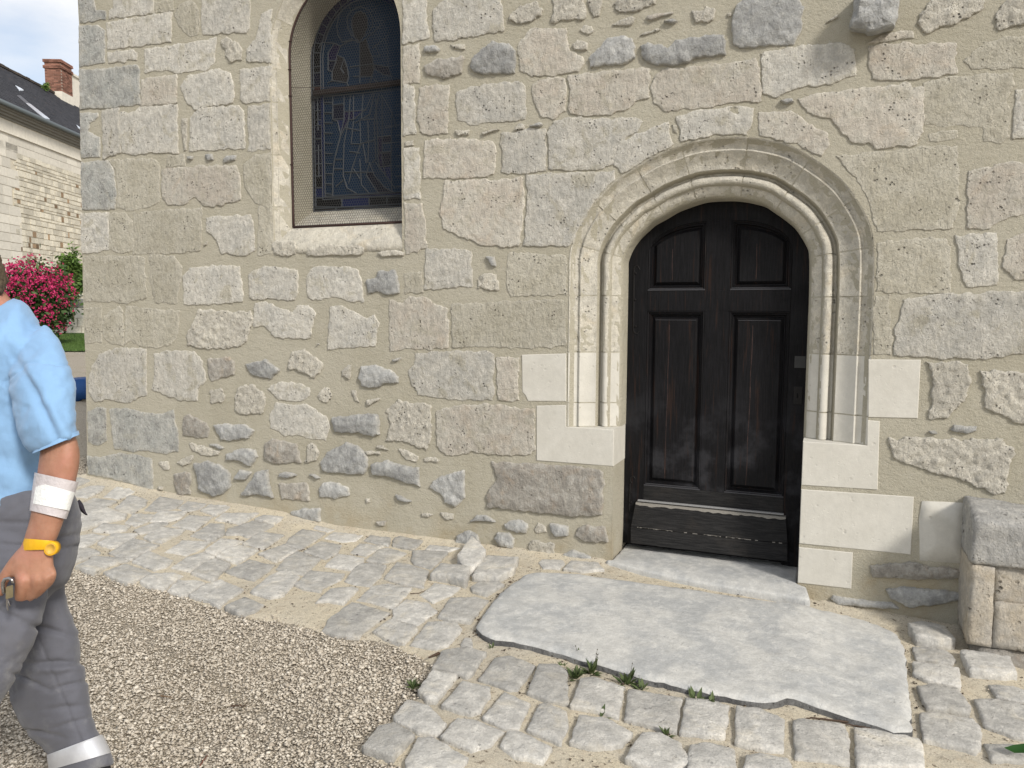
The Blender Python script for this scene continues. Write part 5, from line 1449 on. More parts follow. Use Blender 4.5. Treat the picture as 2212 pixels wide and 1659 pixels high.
# foliage helper: leaf-sized faces in clumps
def leaf_mat(name, c, c2):
    m, nt, b = newmat(name); ge = nt.nodes.new('ShaderNodeNewGeometry'); nt.links.new(mixc(nt, ge.outputs['Random Per Island'], c, c2), b.inputs['Base Color'])
    b.inputs['Roughness'].default_value = .6; b.inputs['Subsurface Weight'].default_value = .0; return m
def leaves(name, cen, rad, n, size, mat, parent, seed, clumps=26, shell=.55):
    r = np.random.default_rng(seed); C_ = r.normal(size=(clumps, 3)); C_ /= np.linalg.norm(C_, axis=1)[:, None]; C_ *= r.uniform(shell, 1, (clumps, 1))*np.array(rad)*.8
    k = r.integers(0, clumps, n); p = np.array(cen)+C_[k]+r.normal(size=(n, 3))*np.array(rad)*.20
    vs = []; fs = []
    a = r.normal(size=(n, 3)); a /= np.linalg.norm(a, axis=1)[:, None]; b = r.normal(size=(n, 3)); b -= (b*a).sum(1)[:, None]*a; b /= np.linalg.norm(b, axis=1)[:, None]
    s = size*r.uniform(.6, 1.3, n)[:, None]
    v = np.stack([p-a*s, p+b*s*.45, p+a*s, p-b*s*.45], 1).reshape(-1, 3); f = np.arange(n*4).reshape(-1, 4)
    o = mesh_obj(name, v, [tuple(map(int, q)) for q in f], mat, parent, smooth=False); o['kind'] = 'stuff'; return o
M['lf'] = leaf_mat('rose_leaf', (.020, .045, .012), (.07, .12, .035)); M['lf2'] = leaf_mat('shrub_leaf', (.05, .10, .02), (.14, .22, .05))
M['fl'] = leaf_mat('pink_petal', (.30, .008, .06), (.62, .06, .19))
RD = 21.5; rc = CAM+ray(72, 650)*RD
rose = thing('rose_bush', 'large rose bush covered in crimson pink flowers on the lawn behind the person', 'rose bush')
leaves('foliage', rc, (1.12, 1.0, 1.05), 9000, .075, M['lf'], rose, 3, 60, .2)
leaves('foliage', rc+np.array((0, 0, -.5)), (.95, .9, .6), 5000, .07, M['lf'], rose, 13, 40, .1)
bm = bmesh.new()
for i in range(7): a = i*.9; tube(bm, [rc+np.array((.12*math.cos(a), .12*math.sin(a), -1.35)), rc+np.array((.5*math.cos(a), .5*math.sin(a), -.2))], .02, 5)
bm_obj('stem', bm, flat_mat('stem_bark', (.10, .07, .045), .9), rose)
def blossoms(cen, rad, nc, seed):
    r = np.random.default_rng(seed); vs = []; fs = []
    for c in range(nc):
        d = r.normal(size=3); d /= np.linalg.norm(d); d = d if d@(-FW2) > -.3 else -d
        p = cen+d*np.array(rad)*r.uniform(.85, 1.08)
        if p[2] < cen[2]-.45*rad[2] and r.random() < .6: continue
        for q in range(int(r.integers(5, 16))):
            o = p+r.normal(size=3)*.085
            for w in range(5):
                a = r.normal(size=3); a /= np.linalg.norm(a); b = np.cross(a, r.normal(size=3)); b /= np.linalg.norm(b); s = .034*r.uniform(.7, 1.2); k = len(vs)
                cc = o+a*.02; vs += [cc-a*s*.7, cc+b*s*.6, cc+a*s*.7, cc-b*s*.6]; fs.append((k, k+1, k+2, k+3))
    return vs, fs
vs, fs = blossoms(rc, (1.08, .95, 1.12), 215, 5); o = mesh_obj('blossom', vs, fs, M['fl'], rose, False); o['kind'] = 'stuff'
sc_ = CAM+ray(154, 596)*25
shr = thing('climbing_shrub', 'leafy green shrub climbing the house wall above the garden wall', 'shrub')
leaves('foliage', sc_, (.42, .5, .85), 4200, .075, M['lf2'], shr, 8, 34, .2)
leaves('foliage', sc_+np.array((-.25, 0, -.35)), (.5, .5, .5), 2200, .075, M['lf2'], shr, 9, 22, .2)
bm = bmesh.new(); tube(bm, [sc_+np.array((0, 0, -1.5)), sc_+np.array((.05, 0, -.4)), sc_+np.array((0, 0, .5))], .03, 6); bm_obj('stem', bm, flat_mat('shrub_stem', (.10, .08, .05), .9), shr)
pc = CAM+ray(101, 188)*38; ws = thing('roof_weed', 'small green plant growing on the ridge beside the brick chimney', 'plant'); leaves('foliage', pc, (.25, .25, .2), 260, .06, M['lf2'], ws, 4, 8, .2)
# lawn rising to the garden wall
lf, lb, lz0, lz1 = 19.0, 26.5, None, None
def lawnp(a, dep):
    p = CAM+FW2*dep+RT2*a*dep; z = .16+(dep-lf)/(lb-lf)*(.67-.16); return (p[0], p[1], max(z, g(p[0], p[1])+.02))
vs = [lawnp(a, d_) for a in np.linspace(-1.0, -.20, 30) for d_ in np.linspace(lf, lb+1.5, 14)]; fs = [(i*14+j, (i+1)*14+j, (i+1)*14+j+1, i*14+j+1) for i in range(29) for j in range(13)]
def grass_mat():
    m, nt, b = newmat('lawn_turf'); v = objvec(nt); nt.links.new(mixc(nt, noise_n(nt, v, 6, 6, .7), (.02, .04, .010), (.045, .08, .02)), b.inputs['Base Color']); b.inputs['Roughness'].default_value = .95
    bump(nt, b, [(noise_n(nt, v, 40, 4, .7), .06, 1.0)]); return m
tag(mesh_obj('lawn', vs, fs, grass_mat(), None), kind='structure')
r6 = np.random.default_rng(2); n = 16000; vs = []; fs = []
A_ = r6.uniform(-.66, -.52, n); Dp = r6.uniform(lf, lb, n); hh = r6.uniform(.03, .08, n); an = r6.uniform(0, 6.28, n)
for a, d_, h, q in zip(A_, Dp, hh, an):
    p = np.array(lawnp(a, d_)); k = len(vs); w = np.array((math.cos(q), math.sin(q), 0))*.008; vs += [p-w, p+w, p+np.array((w[1]*2, w[0]*2, h))]; fs.append((k, k+1, k+2))
o = mesh_obj('grass', vs, fs, leaf_mat('grass_blade', (.04, .08, .015), (.10, .17, .04)), None, False); o['kind'] = 'stuff'
# garden wall with railing
gw = thing('garden_wall', 'low weathered stone wall with coping at the back of the lawn', 'wall')
def GWp(a, dep, z): p = CAM+FW2*dep+RT2*a*dep; return (p[0], p[1], z)
zt, zb = zat(650, 27), zat(730, 27)-.4
def gbox(name, a0, a1, d0, d1, z0, z1, mat, parent=gw):
    bm = bmesh.new(); vs = [bm.verts.new(GWp(a, d_, z)) for a in (a0, a1) for d_ in (d0, d1) for z in (z0, z1)]
    for f in [(0, 1, 3, 2), (4, 6, 7, 5), (0, 4, 5, 1), (2, 3, 7, 6), (0, 2, 6, 4), (1, 5, 7, 3)]: bm.faces.new([vs[i] for i in f])
    return bm_obj(name, bm, mat, parent)
gbox('core', -1.0, -.3, 27, 27.4, zb, zt-.1, M['hm'])
gbox('coping', -1.0, -.3, 26.93, 27.5, zt-.02, zt+.02, flat_mat('grey_coping', (.28, .28, .27), .9, scale=4)); 
zr = [zt-.03, zt-.30, zt-.66, zt-.96, zb]
gm1 = [stone_mat('garden_wall_dark', (.24, .24, .22), (.17, .17, .16), None, vary=.2, rough=2), M['ha'], M['hs'], M['hs']]
for i in range(4):
    a = -.72-.012*i
    while a < -.40:
        w = .016+.014*r5.random(); gbox('stone', a, a+w-.0006, 26.96-.02*r5.random(), 27.02, zr[i+1]+.012, zr[i], gm1[i] if i else gm1[0]); a += w
rail = thing('railing', 'thin grey metal railing standing on the coping of the garden wall', 'railing')
bm = bmesh.new(); tube(bm, [GWp(-1, 27.2, zt+.62), GWp(-.3, 27.2, zt+.62)], .014, 5); tube(bm, [GWp(-1, 27.2, zt+.12), GWp(-.3, 27.2, zt+.12)], .012, 5)
mt = flat_mat('railing_metal', (.10, .12, .11), .6); bm_obj('rail', bm, mt, rail); post0 = None
for a in np.arange(-.66, -.5, .006):
    bm = bmesh.new(); P0 = GWp(0, 0, 0)
    if post0 is None:
        p = GWp(a, 27.2, zt); tube(bm, [(0, 0, 0), (0, 0, .62)], .008, 5); post0 = bm_obj('bar', bm, mt, rail); post0.location = p
    else:
        o = post0.copy(); COL.objects.link(o); o.parent = rail; o.location = GWp(a, 27.2, zt)
bm = bmesh.new(); p = GWp(-.565, 27.15, zt+.75); add_box(bm, (p[0]-.16, p[1]-.1, p[2]), (p[0]+.16, p[1]+.1, p[2]+.34)); bm_obj('lamp_box', bm, flat_mat('dark_lamp', (.06, .06, .06), .6), rail)
# blue tarpaulin over timber, just beyond the corner
td = 10.6
def TP(u, v, dep): return V(u, v, dep)
bz = g(*TP(170, 893, td)[:2])
def slabview(name, uv, d0, d1, mat, parent=None, bev=.0):
    bm = bmesh.new(); a = [bm.verts.new(tuple(TP(u, v, d0))) for u, v in uv]; b = [bm.verts.new(tuple(TP(u, v, d0)+FW2*(d1-d0))) for u, v in uv]
    bm.faces.new(a); bm.faces.new(b[::-1])
    for i in range(len(a)): j = (i+1) % len(a); bm.faces.new((a[i], b[i], b[j], a[j]))
    if bev: bmesh.ops.bevel(bm, geom=bm.edges[:], offset=bev, segments=2, affect='EDGES')
    return bm_obj(name, bm, mat, parent, smooth=bool(bev))
bl = flat_mat('blue_tarpaulin', (.016, .065, .21), .6, scale=5, bumpk=6)
t1 = slabview('tarpaulin', [(100,824),(148,821),(170,819),(215,817),(218,856),(186,858),(178,862),(166,868),(150,874),(100,874)], 10.3, 11.0, bl, bev=.03); tag(t1, 'rolled blue tarpaulin on top of a timber stack behind the chapel corner', 'tarpaulin')
t2 = slabview('timber_board', [(100,868),(176,858),(230,855),(230,873),(176,878),(100,882)], 10.35, 11.0, flat_mat('grey_timber', (.36, .33, .27), .85, scale=20)); tag(t2, 'flat grey timber board between two blue tarpaulins', 'board')
t3 = slabview('tarpaulin', [(100,884),(176,879),(230,876),(230,896),(176,898),(100,903)], 10.3, 11.0, bl, bev=.02); tag(t3, 'folded blue tarpaulin on the ground below a grey board', 'tarpaulin')
for o in (t1, t3): o['group'] = 'blue tarpaulins'

# ---------------------------------------------------------------- weeds, twigs, litter
M['weed'] = leaf_mat('weed_leaf', (.035, .06, .018), (.10, .13, .05))
def weed(u, v, size, n, label, seed, stems=0, h=.0):
    x, y = G(u, v, .005); r = random.Random(seed); o = thing('weed', label, 'weed', 'weeds growing in the joints of the paving', (x, y, g(x, y)+h))
    vs, fs = [], []
    for i in range(n):
        a = r.random()*6.28; el = .15+1.1*r.random(); L = size*(.5+.6*r.random()); w = L*.16; d = np.array((math.cos(a)*math.cos(el), math.sin(a)*math.cos(el), math.sin(el))); s = np.array((-math.sin(a), math.cos(a), 0))
        k = len(vs); up = np.array((0, 0, 1)); base = np.array((r.uniform(-1, 1), r.uniform(-1, 1), 0))*size*.12
        vs += [base, base+d*L*.45+s*w+up*L*.06, base+d*L, base+d*L*.45-s*w+up*L*.06, base+d*L*.45-up*L*.02]; fs += [(k, k+1, k+4), (k+1, k+2, k+4), (k+2, k+3, k+4), (k+3, k, k+4)]
    mesh_obj('leaf_rosette', vs, fs, M['weed'], o, False)
    if stems:
        bm = bmesh.new()
        for i in range(stems):
            a = r.random()*6.28; tip = Vector((math.cos(a)*size*.35, math.sin(a)*size*.3, size*(1.1+.5*r.random()))); tube(bm, [(0, 0, 0), tip*.5+Vector((.004, 0, 0)), tip], .0009, 4)
            bmesh.ops.create_icosphere(bm, subdivisions=1, radius=.0028, matrix=Matrix.Translation(tip))
            tube(bm, [tip*.6, tip*.8+Vector((.012, 0, .006))], .0007, 4)
        bm_obj('stalk', bm, flat_mat('dry_stalk', (.07, .065, .045), .9), o)
    return o
for a in [(1244,1466,.065,26,'tufted weed with narrow leaves at the slab edge, touching the corner of a square sett',1,1), (1277,1454,.075,30,'tallest weed at the slab edge with thin dark seed stalks',2,3), (1352,1479,.075,22,'upright leafy weed midway along the dark slab edge',3,1),
          (1385,1490,.055,14,'small pointed weed just right of the upright leafy weed at the slab edge',4,0), (1502,1517,.065,18,'weed with spreading leaves above white petals by the slab edge',5,0), (1539,1521,.06,14,'weed nearest the notch in the slab edge, beside a pink petal',6,0),
          (1296,1552,.060,5,'single broad leaved seedling in the joint below the light square sett',7,0), (1441,1588,.050,16,'star shaped weed in the lower joint between two setts',8,0), (893,1484,.045,26,'small bright green weed where gravel meets the setts',9,0),
          (1249,1425,.05,12,'sparse weed under the lip of the slab near its left end',10,1), (1063,1400,.03,8,'tiny weed beside the broken sett under the slab corner',11,0), (1215,1440,.035,12,'low weed at the foot of the slab, leftmost in the row',12,0)]:
    weed(*a)
def petals(name, spots, mat, label, cat):
    vs, fs = [], []; r = random.Random(4)
    for u, v in spots:
        x, y = G(u, v, .01); z = g(x, y)+.012; k = len(vs); a = r.random()*3; s = .006
        vs += [(x-s*math.cos(a), y-s*math.sin(a), z), (x+s*.6*math.sin(a), y-s*.6*math.cos(a), z+.003), (x+s*math.cos(a), y+s*math.sin(a), z+.001), (x-s*.6*math.sin(a), y+s*.6*math.cos(a), z+.004)]; fs.append((k, k+1, k+2, k+3))
    tag(mesh_obj(name, vs, fs, mat, None, False), label, cat)
petals('petal', [(1531,1526),(1528,1522),(1535,1524),(1523,1523)], flat_mat('magenta_petal', (.35, .02, .16), .7), 'few fallen magenta petals beside the slab edge', 'petals')
def twig(pts, rad, label, seed=1, col=(.075, .05, .035)):
    P = []
    for u, v in pts: x, y = G(u, v, .015); P.append((x, y, g(x, y)+.017))
    Q = []
    for a, b in zip(P, P[1:]):
        for k in range(5): t = k/5; Q.append(tuple(a[i]+(b[i]-a[i])*t+(.004*nz3(k*.9+a[0]*9, i*3, seed) if k else 0) for i in range(3)))
    Q.append(P[-1]); bm = bmesh.new(); tube(bm, Q, [rad*(1-.6*i/len(Q)) for i in range(len(Q))], 5)
    tag(bm_obj('twig', bm, flat_mat('twig_bark', col, .9, scale=60), None, True), label, 'twig')
twig([(1912,1568),(1880,1570),(1845,1562),(1790,1556),(1752,1551),(1735,1556)], .0055, 'long dark root lying along the lower edge of the slab')
twig([(1880,1575),(1850,1569),(1815,1563)], .004, 'short dark root forked beside the longer one at the slab edge', 3)
twig([(886,1283),(905,1282),(920,1276),(929,1281)], .0022, 'thin brown twig lying on the sandy setts near the slab', 2)
twig([(948,1412),(936,1417),(926,1421)], .008, 'piece of dark bark at the corner where gravel meets paving', 4)
twig([(499,1527),(515,1525),(533,1526)], .0045, 'small stick on the gravel, the one nearer the middle', 5)
twig([(347,1504),(360,1506),(372,1507)], .004, 'small brown stick on the gravel nearest the trouser leg', 6, (.16, .11, .07))
twig([(432,1655),(440,1643),(449,1632)], .003, 'thin reddish twig on the gravel at the lower border of the picture', 7, (.15, .06, .04))
# leaf at the lower right
x, y = G(2200, 1624, .05); lo = thing('leaf_sprig', 'dark green leaf poking in at the lower right over the setts', 'leaf', loc=(x, y, g(x, y)))
vs = [(-.045, 0, .055), (-.015, -.014, .05), (.02, -.018, .06), (.05, 0, .07), (.02, .02, .075), (-.015, .014, .065), (.0, 0, .05), (.03, 0, .058)]
mesh_obj('blade', vs, [(0, 1, 6), (1, 2, 6), (2, 7, 6), (2, 3, 7), (3, 4, 7), (4, 6, 7), (4, 5, 6), (5, 0, 6)], leaf_mat('dark_leaf', (.012, .05, .008), (.02, .07, .012)), lo)
bm = bmesh.new(); tube(bm, [(.05, 0, .07), (.08, -.01, .03), (.10, -.01, -.02)], .002, 5); bm_obj('stalk', bm, M['weed'], lo)
# ---------------------------------------------------------------- the person walking out of the picture at the left
person = thing('person', 'person in light blue T-shirt and grey work trousers with yellow watch and bandaged forearm', 'person')
def loft(bm, secs, seg=22, a0=0.0, a1=2*math.pi, cap=True, grow=0.0, sq=2.0):
    """secs: (u, v, depth, half width px, half depth m [, tilt])"""
    C3 = [V(s[0], s[1], s[2]) for s in secs]; uv = np.array([(s[0], s[1]) for s in secs], float); rings = []
    full = abs(a1-a0-2*math.pi) < 1e-6
    for i, s in enumerate(secs):
        t = uv[min(i+1, len(uv)-1)]-uv[max(i-1, 0)]; t = t/np.linalg.norm(t)
        if len(s) > 5: q = math.radians(s[5]); t = np.array((t[0]*math.cos(q)-t[1]*math.sin(q), t[0]*math.sin(q)+t[1]*math.cos(q)))
        side = RT*(-t[1])*-1*-1+UP*(-t[0])
        side = RT*(t[1])+UP*(t[0]); side /= np.linalg.norm(side)
        hw = s[3]/FPX*s[2]+grow; hd = s[4]+grow; ring = []
        m = seg if full else seg+1
        for k in range(m):
            a = a0+(a1-a0)*k/seg; c, n = math.cos(a), math.sin(a)
            c2 = math.copysign(abs(c)**(2/sq), c); n2 = math.copysign(abs(n)**(2/sq), n)
            ring.append(bm.verts.new(tuple(C3[i]+side*hw*c2-ray(s[0], s[1])*hd*n2)))
        rings.append(ring)
    for A, B in zip(rings, rings[1:]):
        m = len(A)
        for k in range(m if full else m-1): bm.faces.new((A[k], A[(k+1) % m], B[(k+1) % m], B[k]))
    if cap and full: bm.faces.new(rings[0][::-1]); bm.faces.new(rings[-1])
def interp(secs, n):
    """smooth in-between sections"""
    L = [len(s) for s in secs]; A = np.array([list(s)+[0]*(6-len(s)) for s in secs], float); out = []
    for i in range(len(A)-1):
        p0, p1, p2, p3 = A[max(i-1, 0)], A[i], A[i+1], A[min(i+2, len(A)-1)]
        for j in range(n):
            t = j/n; out.append(tuple(.5*((2*p1)+(-p0+p2)*t+(2*p0-5*p1+4*p2-p3)*t*t+(-p0+3*p1-3*p2+p3)*t**3)))
    out.append(tuple(A[-1])); return out
def fuse(name, bm, mat, parent, voxel, smooth_it=6, disp=None):
    me = bpy.data.meshes.new(name); bmesh.ops.recalc_face_normals(bm, faces=bm.faces); bm.to_mesh(me); bm.free(); o = bpy.data.objects.new(name, me); COL.objects.link(o)
    m = o.modifiers.new('r', 'REMESH'); m.mode = 'VOXEL'; m.voxel_size = voxel
    s = o.modifiers.new('s', 'SMOOTH'); s.iterations = smooth_it; s.factor = .6
    dg = bpy.context.evaluated_depsgraph_get(); me2 = bpy.data.meshes.new_from_object(o.evaluated_get(dg)); o.modifiers.clear(); o.data = me2; bpy.data.meshes.remove(me)
    me2.name = name; me2.materials.clear(); me2.materials.append(mat)
    if disp:
        n = len(me2.vertices); co = np.empty(n*3); me2.vertices.foreach_get('co', co); co = co.reshape(-1, 3); no = np.array([tuple(v.normal) for v in me2.vertices])
        # picture-plane coordinates for the folds
        q = co-CAM; z = q@FW; uu = IMG_W/2+FPX*(q@RT)/z; vv = IMG_H/2-FPX*(q@UP)/z
        d = np.array([disp(a, b, c) for a, b, c in zip(uu, vv, z)]); co = co+no*d[:, None]; me2.vertices.foreach_set('co', co.ravel())
    me2.polygons.foreach_set('use_smooth', [True]*len(me2.polygons)); me2.update(); o.parent = parent; return o
def skin_mat():
    m, nt, b = newmat('sunburnt_skin'); v = objvec(nt); sp = noise_n(nt, v, 26., 5, .6)
    col = mixc(nt, ramp(nt, sp, .35, .68), (.33, .165, .105), (.40, .21, .14)); col = mixc(nt, ramp(nt, noise_n(nt, v, 9, 3, .5), .5, .7, 0, .6), col, (.44, .20, .15))
    nt.links.new(col, b.inputs['Base Color']); b.inputs['Roughness'].default_value = .5; b.inputs['Subsurface Weight'].default_value = .12; b.inputs['Subsurface Radius'].default_value = (.012, .005, .003)
    b.inputs['Subsurface Scale'].default_value = .5; bump(nt, b, [(noise_n(nt, v, 220, 3, .6), .0006, .8), (noise_n(nt, v, 60, 3, .6), .0012, .5)]); return m
M['skin'] = skin_mat()
def cloth_mat(name, c, weave=900., dirt=None, worn=None):
    m, nt, b = newmat(name); v = objvec(nt)
    col = mixc(nt, noise_n(nt, v, 14., 5, .6), tuple(x*.9 for x in c), tuple(x*1.08 for x in c))
    if dirt: col = mixc(nt, ramp(nt, noise_n(nt, v, 7., 6, .65), .50, .70, 0, .6), col, dirt)
    if worn: col = mixc(nt, ramp(nt, noise_n(nt, v, 3.0, 4, .6), .5, .7, 0, .5), col, worn)
    nt.links.new(col, b.inputs['Base Color']); b.inputs['Roughness'].default_value = .9; b.inputs['Sheen Weight'].default_value = .15
    bump(nt, b, [(noise_n(nt, v, weave, 2, .5), .0005, .7), (noise_n(nt, v, 24., 4, .55), .006, .45)]); return m
M['shirt'] = cloth_mat('light_blue_cotton', (.225, .385, .60)); M['trou'] = cloth_mat('grey_work_cloth', (.115, .118, .14), 500., dirt=(.26, .26, .26), worn=(.14, .14, .155))
M['hair'] = flat_mat('brown_hair', (.10, .075, .05), .7, scale=80, bumpk=2)
D_A = 1.90
# --- body: head, neck, trunk, both arms, left hand as one continuous surface
bm = bmesh.new()
loft(bm, interp([(-100,480,2.12,30,.05),(-100,500,2.12,58,.075),(-98,540,2.12,78,.085),(-92,585,2.12,77,.085),(-88,625,2.12,62,.078),(-88,655,2.12,44,.062),(-94,672,2.12,24,.04)], 3))         # head
loft(bm, interp([(-56,600,2.12,46,.07),(-34,650,2.13,48,.066),(-12,690,2.14,58,.09),(-8,720,2.15,80,.15),(-4,800,2.16,100,.18),(-4,900,2.16,108,.18),(-6,1000,2.16,104,.17),(0,1060,2.17,96,.15),(10,1160,2.17,96,.15)], 3))
# face, looking left, out of the frame
loft(bm, interp([(-168,560,2.12,8,.010),(-174,578,2.12,10,.014),(-179,594,2.12,13,.018),(-171,604,2.12,10,.016)], 2), 10)
loft(bm, interp([(-152,616,2.12,12,.026),(-155,624,2.12,13,.028),(-150,633,2.12,11,.024)], 2), 10); loft(bm, interp([(-128,640,2.12,14,.025),(-126,652,2.12,16,.028),(-120,662,2.12,14,.026)], 2), 10)
loft(bm, interp([(-68,572,2.035,9,.008),(-64,585,2.032,13,.010),(-66,602,2.035,11,.009),(-70,614,2.038,6,.008)], 2), 10)   # ear
loft(bm, interp([(66,800,2.02,26,.045),(84,840,1.97,32,.046),(104,885,1.94,36,.046),(119,930,1.915,37,.046),(126,955,1.905,40,.047),(129,985,D_A,44,.049),(122,1033,D_A-.005,43,.047),(110,1085,D_A-.01,39.5,.042),(99,1128,D_A-.015,35.5,.037),(89,1158,D_A-.02,34,.033),(82,1180,D_A-.02,34.5,.029),(77,1200,D_A-.022,40,.026),(72,1220,D_A-.025,47,.024),(68,1240,D_A-.028,50,.022),(66,1252,D_A-.028,46,.018)], 3))
loft(bm, interp([(-70,745,2.34,40,.06),(-100,860,2.37,44,.055),(-130,960,2.36,42,.05),(-160,1060,2.30,34,.04),(-180,1130,2.26,28,.03),(-190,1190,2.25,30,.025)], 3))
def finger(P): loft(bm, interp(P, 3), 12)
dh = D_A-.03
finger([(47,1236,dh,15,.017),(46,1252,dh-.012,15,.017),(45,1270,dh-.010,14,.0155),(43,1288,dh-.002,13,.0145),(42,1299,dh+.006,10,.011)])                 # index, pointing down round the lock
finger([(73,1240,dh,14,.016),(76,1254,dh-.012,14,.017),(73,1272,dh-.004,13,.015),(66,1286,dh+.010,12,.014),(58,1294,dh+.022,9,.011)])
finger([(94,1236,dh+.002,13,.015),(97,1250,dh-.008,13,.016),(92,1266,dh+.002,12,.014),(82,1279,dh+.016,11,.013),(72,1288,dh+.028,9,.010)])
finger([(108,1228,dh+.006,11,.014),(111,1242,dh-.002,11.5,.014),(105,1258,dh+.008,10.5,.012),(94,1268,dh+.020,9.5,.011),(84,1276,dh+.030,7,.009)])
finger([(52,1196,dh+.016,17,.018),(34,1216,dh+.012,16,.017),(17,1236,dh+.008,13.5,.015),(6,1256,dh+.010,12.5,.014),(0,1276,dh+.016,11,.013),(-1,1288,dh+.020,7,.010)])    # thumb
def skin_d(u, v, z): return .0006*nz3(u*.07, v*.07, 2)
body = fuse('body', bm, M['skin'], person, .0042, 4, skin_d)
# --- hair
bm = bmesh.new(); loft(bm, interp([(-96,472,2.12,40,.06),(-92,500,2.12,68,.085),(-86,545,2.12,80,.093),(-62,588,2.12,74,.092),(-42,615,2.12,62,.084),(-34,640,2.12,46,.07)], 3))
hair = fuse('hair', bm, M['hair'], person, .006, 3, lambda u, v, z: .010*fbm(u*.05, v*.02, z*9)+.004*nz3(u*.3, v*.08, 3))
# --- T-shirt
bm = bmesh.new()
loft(bm, interp([(-14,668,2.14,50,.085),(-6,682,2.14,60,.115),(4,700,2.15,74,.16),(2,728,2.15,108,.19),(0,760,2.16,128,.205),(-4,850,2.17,128,.20),(-6,950,2.17,124,.19),(-8,1030,2.17,118,.19),(-8,1080,2.17,114,.195),(-6,1098,2.17,113,.195),(-4,1106,2.17,112,.195)], 3), 36)
loft(bm, interp([(56,732,2.08,50,.090),(76,764,2.02,62,.096),(86,806,1.96,69,.094),(93,850,1.94,70.5,.088),(99,900,1.92,69,.082),(110,935,1.91,62,.074),(120,958,1.905,55,.068)], 3), 30)
def shirt_d(u, v, z):
    # folds falling from the armpit and diagonal pull lines on the sleeve
    a = (u-60)*.80+(v-830)*-.42
    fold = -.011*math.exp(-((a-2)/9.)**2)*(1/(1+math.exp(-(v-790)/18.)))*(1/(1+math.exp((v-965)/12.)))
    fold += .007*math.exp(-((a-20)/10.)**2)*(1/(1+math.exp(-(v-810)/25.)))
    b = .0045*math.sin((v-.25*u)*.075+2*nz3(u*.012, v*.012, 1))*(1/(1+math.exp(-(v-985)/25.)))*(1 if u < 95 else .2)
    c = .006*fbm(u*.011+v*.004, v*.010-u*.006, 7)+.0025*nz3(u*.035+v*.03, v*.012, 4)
    seam = -.004*math.exp(-((v-(783+.0016*(u-95)**2+(0 if u > 50 else (50-u)*.8)))/2.4)**2) if 8 < u < 152 and z < 2.05 else 0
    return fold+b+c+seam
shirt = fuse('t_shirt', bm, M['shirt'], person, .0058, 5, shirt_d)
# sleeve and body hems
bm = bmesh.new()
loft(bm, [(117.5,951,1.907,56.2,.0695,-3),(120.5,959.5,1.905,55.5,.0688,-3),(121.3,962,1.905,53.5,.067,-3),(120.5,959.5,1.905,52,.064,-3)], 34, cap=False); bm_obj('sleeve_hem', bm, M['shirt'], shirt, True)
bm = bmesh.new(); loft(bm, [(-14,663,2.14,50,.082),(-14,668,2.14,53,.088),(-13,673,2.14,52,.088)], 34, cap=False); bm_obj('collar', bm, M['shirt'], shirt, True)
# small white print on the sleeve
bm = bmesh.new()
for k in range(9):
    u0 = 118+k*2.1; p = [V(u0, 894-k*.55, 1.828), V(u0+1.5, 893.6-k*.55, 1.828), V(u0+1.5, 896-k*.55, 1.828), V(u0, 896.4-k*.55, 1.828)]
# --- trousers
bm = bmesh.new()
loft(bm, interp([(27,1066,2.17,118,.19),(30,1085,2.17,131,.20),(33,1110,2.17,140,.205),(34,1140,2.17,142,.205),(28,1180,2.17,138,.20),(18,1220,2.17,134,.19),(10,1260,2.17,118,.16),(10,1300,2.17,90,.10)], 3), 36, sq=2.2)
loft(bm, interp([(4,1160,2.07,104,.11),(8,1230,2.05,98,.11),(12,1290,2.03,90,.105),(2,1353,2.01,80,.10),(-22,1413,2.0,76,.095),(-50,1466,1.98,72,.09),(-84,1540,1.97,66,.08),(-112,1620,1.98,60,.075),(-130,1700,2.0,56,.07),(-136,1740,2.0,52,.066)], 3), 30)
loft(bm, interp([(64,1180,2.25,84,.10),(68,1256,2.26,72,.10),(78,1312,2.27,68,.098),(92,1376,2.27,77,.10),(98,1432,2.27,78,.10),(105,1489,2.27,86,.10),(122,1540,2.27,80,.092),(142,1575,2.27,66,.085),(158,1604,2.27,60,.08),(166,1622,2.27,60,.078)], 3), 30)
def trou_d(u, v, z):
    k = .0035*nz3(u*.02, v*.02, 3)+.003*nz3(u*.05+v*.03, v*.05, 6)
    for (cu, cv, L, sl, am, wd) in ((110,1362,60,.22,-.008,6),(120,1432,55,-.03,-.010,5),(130,1445,60,-.05,.007,7),(150,1480,45,-.25,-.007,4),(150,1528,45,-.1,-.006,5),(60,1470,40,.45,-.007,5),(90,1585,45,.2,-.006,5),
                                (60,1180,70,.08,-.005,4),(130,1160,40,-.1,-.005,4),(30,1240,60,.25,-.005,6),(20,1330,70,.35,-.005,7),(160,1560,40,-.3,-.006,4),(40,1130,60,.02,-.004,4)):
        s = (v-cv)-sl*(u-cu); k += 1.5*am*math.exp(-(s/wd)**2)*math.exp(-((u-cu)/L)**2)
    # pocket flap and pocket edge on the near thigh
    if z < 2.05:
        k += -.0045*math.exp(-((v-(1312-.42*u))/1.8)**2)*(1 if u < 54 else 0) + (.003 if (u < 54 and 1180 < v < 1312-.42*u) else 0)
    k += -.004*math.exp(-((v-(1182-.18*(u-150)))/1.8)**2) if (u > 118 and v < 1200) else 0
    # side seam of the rear leg
    us = 70+(v-1350)*.42; k += -.004*math.exp(-((u-us)/2.2)**2) if v > 1370 and z > 2.12 else 0
    return k
trou = fuse('trousers', bm, M['trou'], person, .0062, 4, trou_d)
cuffs = [(162,1612,2.27,60,.080),(168,1626,2.27,63,.084),(174,1642,2.27,66,.087),(180,1660,2.27,68,.088),(184,1672,2.27,66,.084)]
